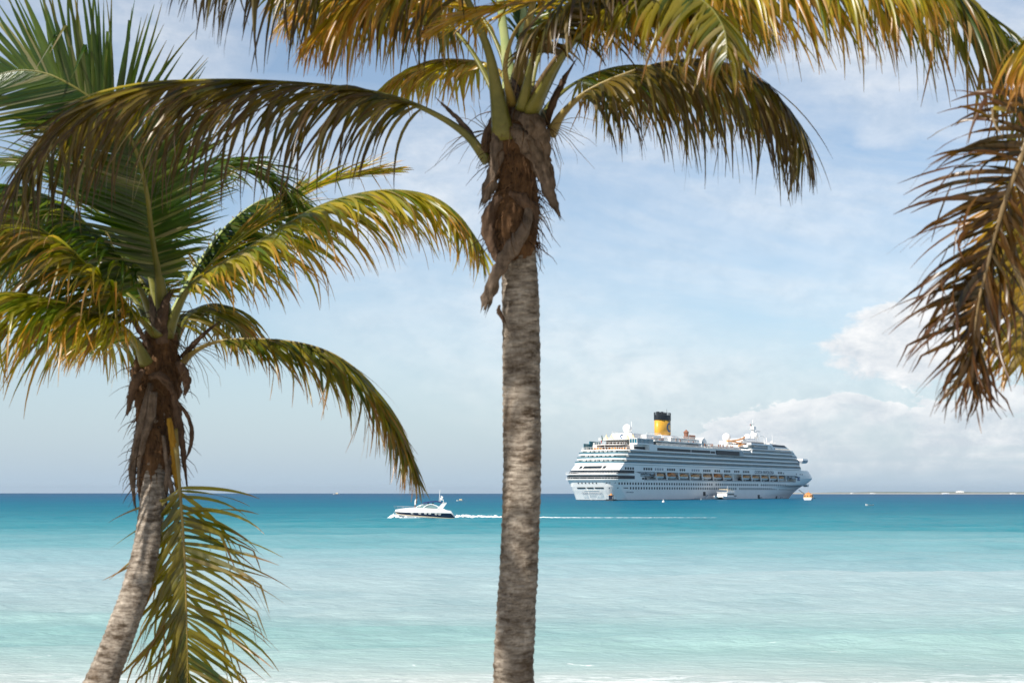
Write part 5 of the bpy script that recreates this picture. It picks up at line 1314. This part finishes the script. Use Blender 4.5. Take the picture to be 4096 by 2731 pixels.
# work pontoon at the stern corner
t = thing('work_raft', 'small dark raft with crew hut under the cruise ship stern corner', 'raft', at_ship(-3.5, HB-1), math.pi/2 - ALPHA)
MB().box(-2, 2, -2.0, 2.0, -.3, .6).build('float', M['black'], t)
MB().box(-.9, .9, -.9, .9, .6, 2.6).build('hut', M['navy'], t)
MB().box(-1.1, 1.1, -1.1, 1.1, 2.6, 2.8).box(-.4, .3, -.4, .3, 2.8, 3.5).build('hut_roof', M['pale_orange'], t)
b = MB()
for x in (-1.9, 1.9):
    for y in (-1.9, 1.9): b.box(x-.07, x+.07, y-.07, y+.07, .6, 2.0)
b.box(-1.9, 1.9, -1.95, -1.85, 1.9, 2.0).box(-1.9, 1.9, 1.85, 1.95, 1.9, 2.0).build('railing', M['steel'], t)
b = MB(); p0 = ship_world(-1.7, 6.6, 6.1); p1 = Vector(at_ship(-4.5, 5)) + Vector((0, 0, .1)); b.tube([p0.lerp(p1, k/8) - Vector((0, 0, .6*math.sin(math.pi*k/8))) for k in range(9)], .05, 4)
p0 = ship_world(-1.7, -1.5, 6.1); p1 = Vector(at_ship(-5, 2.8)); b.tube([p0.lerp(p1, k/8) - Vector((0, 0, 1.2*math.sin(math.pi*k/8))) for k in range(9)], .05, 4)
tag(b.build('mooring_lines', M['white2']), 'pale slack mooring lines hanging from the ship stern', 'mooring lines')

# distant small boats and a buoy
def small_boat(name, lab, cat, px, py, L_, rz, hullm='white2', cab=True):
    loc = on_sea(px, py); t = thing(name, lab, cat, loc, rz)
    MB().loft([[(x, -w, h), (x, 0, -.3), (x, w, h)] for x, w, h in ((-L_*.5, .05*L_, .16*L_), (-L_*.3, .13*L_, .13*L_), (L_*.2, .15*L_, .11*L_), (L_*.48, .13*L_, .11*L_))]).build('hull', M[hullm], t)
    if cab:
        MB().loft([[(-L_*.15, -.1*L_, .1*L_), (L_*.25, -.1*L_, .1*L_), (L_*.25, .1*L_, .1*L_), (-L_*.15, .1*L_, .1*L_)], [(-L_*.08, -.09*L_, .28*L_), (L_*.22, -.09*L_, .28*L_), (L_*.22, .09*L_, .28*L_), (-L_*.08, .09*L_, .28*L_)]]).build('cabin', M['cream'], t)
    return t
small_boat('small_boat', 'tiny cream boat far off between motor boat and middle palm', 'boat', 1842, 2001, 3.4, 0.2)
small_boat('motor_boat', 'tiny white boat on the horizon right of the left palm', 'boat', 1350, 1976, 11, 0.1)
small_boat('motor_boat', 'tiny white boat on the water in front of the far coast', 'boat', 3470, 2017, 3.0, 0.3, cab=False)
t = thing('mooring_buoy', 'small white buoy on the water in front of the cruise ship', 'buoy', on_sea(2650, 2006))
MB().sphere((0, 0, .25), .55, 10, 8).build('float', M['white'], t, True); MB().tube([(0, 0, .7), (0, 0, 1.3)], .08, 5).build('post', M['white'], t)

# ------------------------------------------------------------------ motor yacht
YD = 221.0
yx = (1500 + 790*.2551 - 2048)/5688*YD
yacht = thing('motor_yacht', 'white motor yacht with navy blue hull band speeding left across the bay', 'motor yacht', (yx, YD, -YD*YD/(2*R_EARTH)+0.02), rad(4))
# stations: x (bow at left), sheer half beam, heights: keel, chine, band bottom, band top, sheer
ST = [(-4.50, .03, .98, 1.02, 1.05, 1.12, 1.28), (-4.25, .32, .55, .78, .86, 1.10, 1.33), (-3.7, .72, .25, .55, .74, 1.06, 1.44), (-2.9, 1.08, .05, .38, .66, 1.03, 1.54), (-1.5, 1.40, -.1, .22, .54, 1.0, 1.64),
      (0, 1.52, -.2, .15, .44, .97, 1.66), (1.8, 1.52, -.25, .10, .32, .92, 1.52), (3.2, 1.48, -.25, .05, .22, .90, 1.30), (4.05, 1.42, -.25, .02, .16, .87, 1.16), (4.55, 1.38, -.2, .02, .18, .35, .45)]
def yst(f): return [f(*s_) for s_ in ST]
MB().loft(yst(lambda x, w, k, c, b0, b1, s_: [(x, -w*.95, b0), (x, -w*.8, c), (x, 0, k), (x, w*.8, c), (x, w*.95, b0), (x, 0, b0)])).build('hull_bottom', M['gelcoat'], yacht, True)
MB().loft(yst(lambda x, w, k, c, b0, b1, s_: [(x, -w*.955, b0), (x, -w, b1), (x, w, b1), (x, w*.955, b0)])).build('hull_band', M['navy'], yacht)
MB().loft(yst(lambda x, w, k, c, b0, b1, s_: [(x, -w*.99, b1), (x, -w*1.02, b1+.06), (x, -w*.90, s_-.04), (x, -w*.55, s_+.10), (x, 0, s_+.16), (x, w*.55, s_+.10), (x, w*.90, s_-.04), (x, w*1.02, b1+.06), (x, w*.99, b1)])).build('deck', M['gelcoat'], yacht, True)
MB().loft(yst(lambda x, w, k, c, b0, b1, s_: [(x, -w*.965-.012, b0-.05), (x, -w*.97-.012, b0+.01), (x, w*.97+.012, b0+.01), (x, w*.965+.012, b0-.05)])).build('cream_stripe', M['cream'], yacht)
for x, z in ((-1.92, 1.02-.10), (-.74, .99-.10), (.12, .95-.08), (.78, .92-.07), (1.75, .86-.08), (2.30, .82-.08)):
    w = float(np.interp(x, [s_[0] for s_ in ST], [s_[1] for s_ in ST]))
    b = MB(); b.tube([(x+.17*math.cos(a), -w-.0, z+.085*math.sin(a)) for a in [k*math.pi/8 for k in range(17)]], .035, 5); ph = b.build('porthole', M['gelcoat'], yacht)
    b = MB(); b.loft([[(x+.14*math.cos(k*math.pi/6), yy, z+.06*math.sin(k*math.pi/6)) for k in range(12)] for yy in (-w-.03, -w+.1)]); b.build('pane', M['dark_glass'], ph)
def arc3(pts, r, name, mat, mirror=True, parent=yacht):
    MB().tube(pts, r, 5).build(name, M[mat], parent)
    if mirror: MB().tube([(x, -y, z) for x, y, z in pts], r, 5).build(name, M[mat], parent)
# cabin sides with glazing, windscreen and roof arc
b = MB()
for sg in (-1, 1):
    b.loft([[(-1.30, sg*1.0, 1.72), (.15, sg*1.12, 1.74), (2.10, sg*1.1, 1.62), (2.1, sg*1.04, 1.62), (.15, sg*1.06, 1.74), (-1.30, sg*.94, 1.72)], [(-.55, sg*.78, 2.12), (.62, sg*.9, 2.20), (1.5, sg*.95, 2.08), (1.5, sg*.89, 2.08), (.62, sg*.84, 2.20), (-.55, sg*.72, 2.12)]])
ws = b.build('side_window', M['boat_glass'], yacht)
MB().loft([[(-1.45, -.8, 1.74), (-1.25, 0, 1.78), (-1.45, .8, 1.74), (-1.40, .8, 1.72), (-1.2, 0, 1.76), (-1.4, -.8, 1.72)], [(-.6, -.7, 2.14), (-.5, 0, 2.18), (-.6, .7, 2.14), (-.55, .7, 2.12), (-.45, 0, 2.16), (-.55, -.7, 2.12)]]).build('windscreen', M['boat_glass'], yacht)
arc3([(-1.45, -1.0, 1.70), (-.95, -.9, 2.03), (-.5, -.8, 2.18), (.1, -.85, 2.22)], .05, 'screen_frame', 'gelcoat')
arc3([(-.2, -1.12, 1.76), (.12, -1.05, 2.0), (.45, -.98, 2.17), (.85, -.95, 2.26), (1.3, -.97, 2.22), (1.75, -1.0, 2.06), (2.15, -1.08, 1.84), (2.6, -1.15, 1.62), (3.1, -1.25, 1.45)], .075, 'cabin_arch', 'gelcoat')
arc3([(-.95, -.93, 1.76), (-.55, -.85, 2.14)], .04, 'window_post', 'gelcoat')
b = MB()
for sg in (-1, 1):
    a, c = sorted((sg*1.0, sg*1.28))
    b.prism([(1.9, 1.60), (2.75, 2.50), (3.10, 2.52), (3.38, 2.46), (3.15, 2.15), (2.75, 1.55), (2.7, 1.4)], a, c)
b.box(2.75, 3.35, -1.28, 1.28, 2.40, 2.54).build('radar_arch', M['gelcoat'], yacht)
MB().prism([(2.4, 1.62), (3.0, 1.52), (3.9, 1.22), (4.1, 1.15), (4.1, 1.0), (2.4, 1.2)], -1.3, 1.3).build('stern_deck', M['gelcoat'], yacht)
b = MB(); b.loft([[(x, -1.05, z-.12), (x, -.95, z-.02), (x, -.4, z+.06), (x, .4, z+.06), (x, .95, z-.02), (x, 1.05, z-.12), (x, .4, z+.02), (x, -.4, z+.02)] for x, z in ((-.30, 2.42), (-.15, 2.52), (.4, 2.60), (1.2, 2.72), (1.9, 2.74), (2.4, 2.62), (2.8, 2.50))]); b.build('bimini_top', M['navy_cloth'], yacht)
arc3([(-.25, -.95, 2.42), (.35, -.95, 2.30), (.5, -.95, 2.2)], .03, 'bimini_frame', 'steel')
MB().tube([(2.22, .3, 2.5), (2.37, .3, 4.5)], .035, 5).build('aerial', M['white'], yacht)
b = MB(); b.box(2.38, 2.43, -.4, -.35, 2.6, 3.1).box(2.38, 2.43, .35, .4, 2.6, 3.1).box(2.85, 2.9, -.4, -.35, 2.5, 3.0).box(2.36, 2.92, -.42, .42, 2.92, 2.98); b.build('light_frame', M['white'], yacht)
b = MB(); b.sphere((2.62, 0, 3.16), .2, 10, 7).sphere((2.72, .1, 3.35), .15, 8, 6).box(2.5, 2.62, -.05, .1, 3.3, 3.58); b.build('radar', M['white'], yacht, True)
# bow rail
rl = [(-4.72, 0, 2.02), (-4.2, -.42, 1.98), (-3.4, -.85, 1.95), (-2.4, -1.15, 1.93), (-1.6, -1.25, 1.90)]
b = MB(); b.tube(rl, .02, 5).tube([(x, -y, z) for x, y, z in rl], .02, 5)
rl2 = [(x+.1, y, z-.22) for x, y, z in rl]; b.tube(rl2, .018, 4).tube([(x, -y, z) for x, y, z in rl2], .010, 4)
for (x, y, z), bz in zip(rl, (1.30, 1.36, 1.50, 1.56, 1.64)):
    for sg in (1, -1): b.tube([(x+.22, y*sg*.95, bz), (x, y*sg, z)], .016, 4)
b.build('bow_rail', M['steel'], yacht)
MB().box(-4.72, -4.4, -.1, .1, 1.05, 1.2).build('bow_roller', M['steel'], yacht)

# people -------------------------------------------------------------
def person(name_loc, lab, joints, edges, radii, rz=0, clothes=None, head=(0, 0, 1.6), skin='skin', facing=1):
    me = bpy.data.meshes.new('person'); me.from_pydata(joints, edges, []); me.materials.append(M[skin])
    o = bpy.data.objects.new('person', me); C.objects.link(o); o.location = name_loc; o.rotation_euler = (0, 0, rz)
    md = o.modifiers.new('skin', 'SKIN'); sv = me.skin_vertices[0].data if me.skin_vertices else None
    if sv is None:
        me.update(); 
    bmm = bmesh.new(); bmm.from_mesh(me); lay = bmm.verts.layers.skin.verify(); bmm.verts.ensure_lookup_table()
    for i, v in enumerate(bmm.verts): v[lay].radius = (radii[i], radii[i]); v[lay].use_root = (i == 0)
    bmm.to_mesh(me); bmm.free()
    md2 = o.modifiers.new('sub', 'SUBSURF'); md2.levels = 1; md2.render_levels = 2
    tag(o, lab, 'person')
    b = MB(); hx, hy, hz = head
    b.lathe([(.02, hz+.13), (.08, hz+.12), (.108, hz+.05), (.11, hz), (.10, hz-.04)], hx-.012*facing, hy, 10); b.build('hair', M['hair'], o, True)
    return o
def garment(o, rings_, name, mat, n=10):
    """rings: (centre, rx, ry)"""
    b = MB(); b.loft([[(c[0]+rx*math.cos(2*math.pi*k/n), c[1]+ry*math.sin(2*math.pi*k/n), c[2]) for k in range(n)] for c, rx, ry in rings_]); b.build(name, M[mat], o, True)
yl = yacht.matrix_basis
# standing on the foredeck, leaning forward to the right, looking down
J = [(0, 0, .86), (.03, 0, 1.08), (.10, 0, 1.30), (.14, 0, 1.42), (.19, 0, 1.50), (.24, 0, 1.58), (.25, 0, 1.66),
     (.08, -.17, 1.36), (.10, -.22, 1.10), (.14, -.18, .88), (.17, -.17, .80), (.08, .17, 1.36), (.12, .22, 1.10), (.18, .16, .90), (.21, .15, .82),
     (-.02, -.10, .82), (.03, -.11, .46), (-.05, -.11, .08), (.06, -.12, .03), (-.02, .10, .82), (-.08, .11, .46), (-.16, .11, .08), (-.05, .12, .03)]
Eg = [(0,1),(1,2),(2,3),(3,4),(4,5),(5,6),(2,7),(7,8),(8,9),(9,10),(2,11),(11,12),(12,13),(13,14),(0,15),(15,16),(16,17),(17,18),(0,19),(19,20),(20,21),(21,22)]
Rd = [.13,.12,.14,.07,.06,.095,.09, .055,.045,.035,.04, .055,.045,.035,.04, .085,.06,.04,.04, .085,.06,.04,.04]
p = person(yl @ Vector((-1.42, -.35, 1.66)), 'person in white shirt and shorts standing on the yacht foredeck looking down', J, Eg, Rd, head=(.245, 0, 1.62))
garment(p, [((.0, 0, .80), .17, .20), ((.02, 0, 1.0), .165, .19), ((.07, 0, 1.2), .17, .21), ((.11, 0, 1.36), .15, .20), ((.14, 0, 1.43), .07, .08)], 'shirt', 'shirt')
garment(p, [((.03, -.11, .50), .085, .085), ((-.01, -.10, .80), .11, .11)], 'shorts', 'shirt'); garment(p, [((-.08, .11, .50), .085, .085), ((-.03, .10, .80), .11, .11)], 'shorts', 'shirt')
b = MB()
for s_ in (-1, 1):
    for k in range(4): b.tube([(.19 + .02*k, s_*.165, .80), (.20+.02*k, s_*.165, .74 + .008*k), (.195+.02*k, s_*.16, .70 + .01*k)], .009, 4)
    b.tube([(.17, s_*.15, .81), (.16, s_*.14, .77), (.165, s_*.135, .74)], .01, 4)
b.build('fingers', M['skin'], p)
# seated at the helm under the canopy
J = [(0, 0, .45), (.02, 0, .65), (0, 0, .90), (0, 0, 1.00), (-.01, 0, 1.06), (-.03, 0, 1.15), (-.03, 0, 1.22),
     (0, -.17, .93), (-.12, -.20, .72), (-.34, -.14, .76), (0, .17, .93), (-.12, .20, .72), (-.34, .14, .76), (-.02, -.10, .45), (-.40, -.11, .48), (-.44, -.11, .08), (-.02, .10, .45), (-.40, .11, .48), (-.44, .11, .08)]
Eg = [(0,1),(1,2),(2,3),(3,4),(4,5),(5,6),(2,7),(7,8),(8,9),(2,10),(10,11),(11,12),(0,13),(13,14),(14,15),(0,16),(16,17),(17,18)]
Rd = [.13,.12,.13,.06,.055,.09,.085,.055,.045,.035,.055,.045,.035,.08,.06,.04,.08,.06,.04]
p = person(yl @ Vector((.55, -.30, 1.22)), 'seated person in dark top at the helm under the blue canopy', J, Eg, Rd, head=(-.03, 0, 1.18), facing=-1)
garment(p, [((0, 0, .42), .17, .20), ((.02, 0, .68), .155, .19), ((0, 0, .90), .145, .20), ((0, 0, .98), .07, .08)], 'shirt', 'navy_cloth')
p = person(yl @ Vector((1.30, .25, 1.22)), 'seated person in white behind the helmsman of the motor yacht', J, Eg, Rd, head=(-.03, 0, 1.18), facing=-1)
garment(p, [((0, 0, .42), .17, .20), ((.02, 0, .68), .155, .19), ((0, 0, .90), .145, .20), ((0, 0, .98), .07, .08)], 'shirt', 'shirt')

# foam at the bow and wake ------------------------------------------
fm, nt_, bs_ = new_mat('sea_foam')
tc_ = nt_.nodes.new('ShaderNodeTexCoord'); xx, yy, zz_ = separate(nt_, tc_.outputs['Object'])
nf = noise_tex(nt_, combine(nt_, xx*1.2, yy*1.2, zz_*2.0), 1.0, 8, 0.7)
at_ = nt_.nodes.new('ShaderNodeAttribute'); at_.attribute_name = 'edge'
e_ = X(nt_, at_.outputs['Fac'])
bs_.inputs['Base Color'].default_value = (.86, .88, .88, 1); bs_.inputs['Roughness'].default_value = .8
al = (nf + e_*0.75 - 0.62).ramp(0.0, 0.12)
nt_.links.new(al.s, bs_.inputs['Alpha'])
def foam_strip(name, pts, lab, seed, nseg=160, nx=13):
    """pts: (x, y, half width, height, density)"""
    xs = np.linspace(0, 1, len(pts)); u = np.linspace(0, 1, nseg)
    col = [np.interp(u, xs, [p_[i] for p_ in pts]) for i in range(5)]
    V = []; Ed = []
    for i in range(nseg):
        for k in range(nx):
            v = k/(nx-1)*2-1
            h = col[3][i]*(0.35 + 0.65*(1-v*v))*(0.85 + 0.8*noise.noise(Vector((col[0][i]*1.7, v*2.5, seed))) + 0.5*noise.noise(Vector((col[0][i]*5, v*6, seed))))
            x = col[0][i]; y = col[1][i] + v*col[2][i]
            V.append((x, y, max(0.03, h) + (0.17 if x > yx + 3 else 0.06) - YD*YD/(2*R_EARTH))); Ed.append(float(col[4][i]*(1-abs(v)**3)))
    F = [(i*nx+k, i*nx+k+1, (i+1)*nx+k+1, (i+1)*nx+k) for i in range(nseg-1) for k in range(nx-1)]
    me = bpy.data.meshes.new(name); me.from_pydata(V, [], F)
    a_ = me.attributes.new('edge', 'FLOAT', 'POINT'); a_.data.foreach_set('value', Ed)
    me.materials.append(fm); me.polygons.foreach_set('use_smooth', [True]*len(me.polygons))
    o = bpy.data.objects.new(name, me); C.objects.link(o); tag(o, lab, kind='stuff'); return o
foam_strip('bow_spray', [(yx-5.9, YD-1.4, .2, .05, .6), (yx-5.0, YD-1.5, .7, .45, 1.0), (yx-4.4, YD-1.6, .9, .75, 1.0), (yx-3.4, YD-1.9, .8, .30, .95), (yx-1.6, YD-2.2, .8, .26, .9), (yx+.2, YD-2.2, .7, .14, .75), (yx+2.2, YD-2.1, .5, .05, .6)], 'white foam thrown up by the yacht bow', 1)
foam_strip('wake', [(yx+4.2, YD+.2, .9, .3, .95), (yx+5.5, YD+.6, 1.3, .5, 1.0), (yx+9, YD+1.2, 1.6, .36, 1.0), (yx+14, YD+2.0, 2.0, .28, .95), (yx+20, YD+2.8, 1.8, .12, .60), (yx+27, YD+3.6, 1.5, .07, .42), (yx+36, YD+4.6, 1.3, .06, .36), (yx+46, YD+5.6, 1.2, .04, .22)], 'white wake trailing right from the yacht', 2, 300)

# ------------------------------------------------------------------ sea air
m = bpy.data.materials.new('sea_air'); m.use_nodes = True; nt = m.node_tree; nt.nodes.clear()
out = nt.nodes.new('ShaderNodeOutputMaterial'); pv = nt.nodes.new('ShaderNodeVolumePrincipled')
pv.inputs['Color'].default_value = (0.72, 0.86, 1.0, 1); pv.inputs['Density'].default_value = 3e-5; pv.inputs['Anisotropy'].default_value = 0.2
nt.links.new(pv.outputs[0], out.inputs['Volume'])
tag(MB().box(-23500, 23500, -600, 23500, -48, 62).build('haze', m), kind='stuff', label='thin bluish sea air over the whole bay')
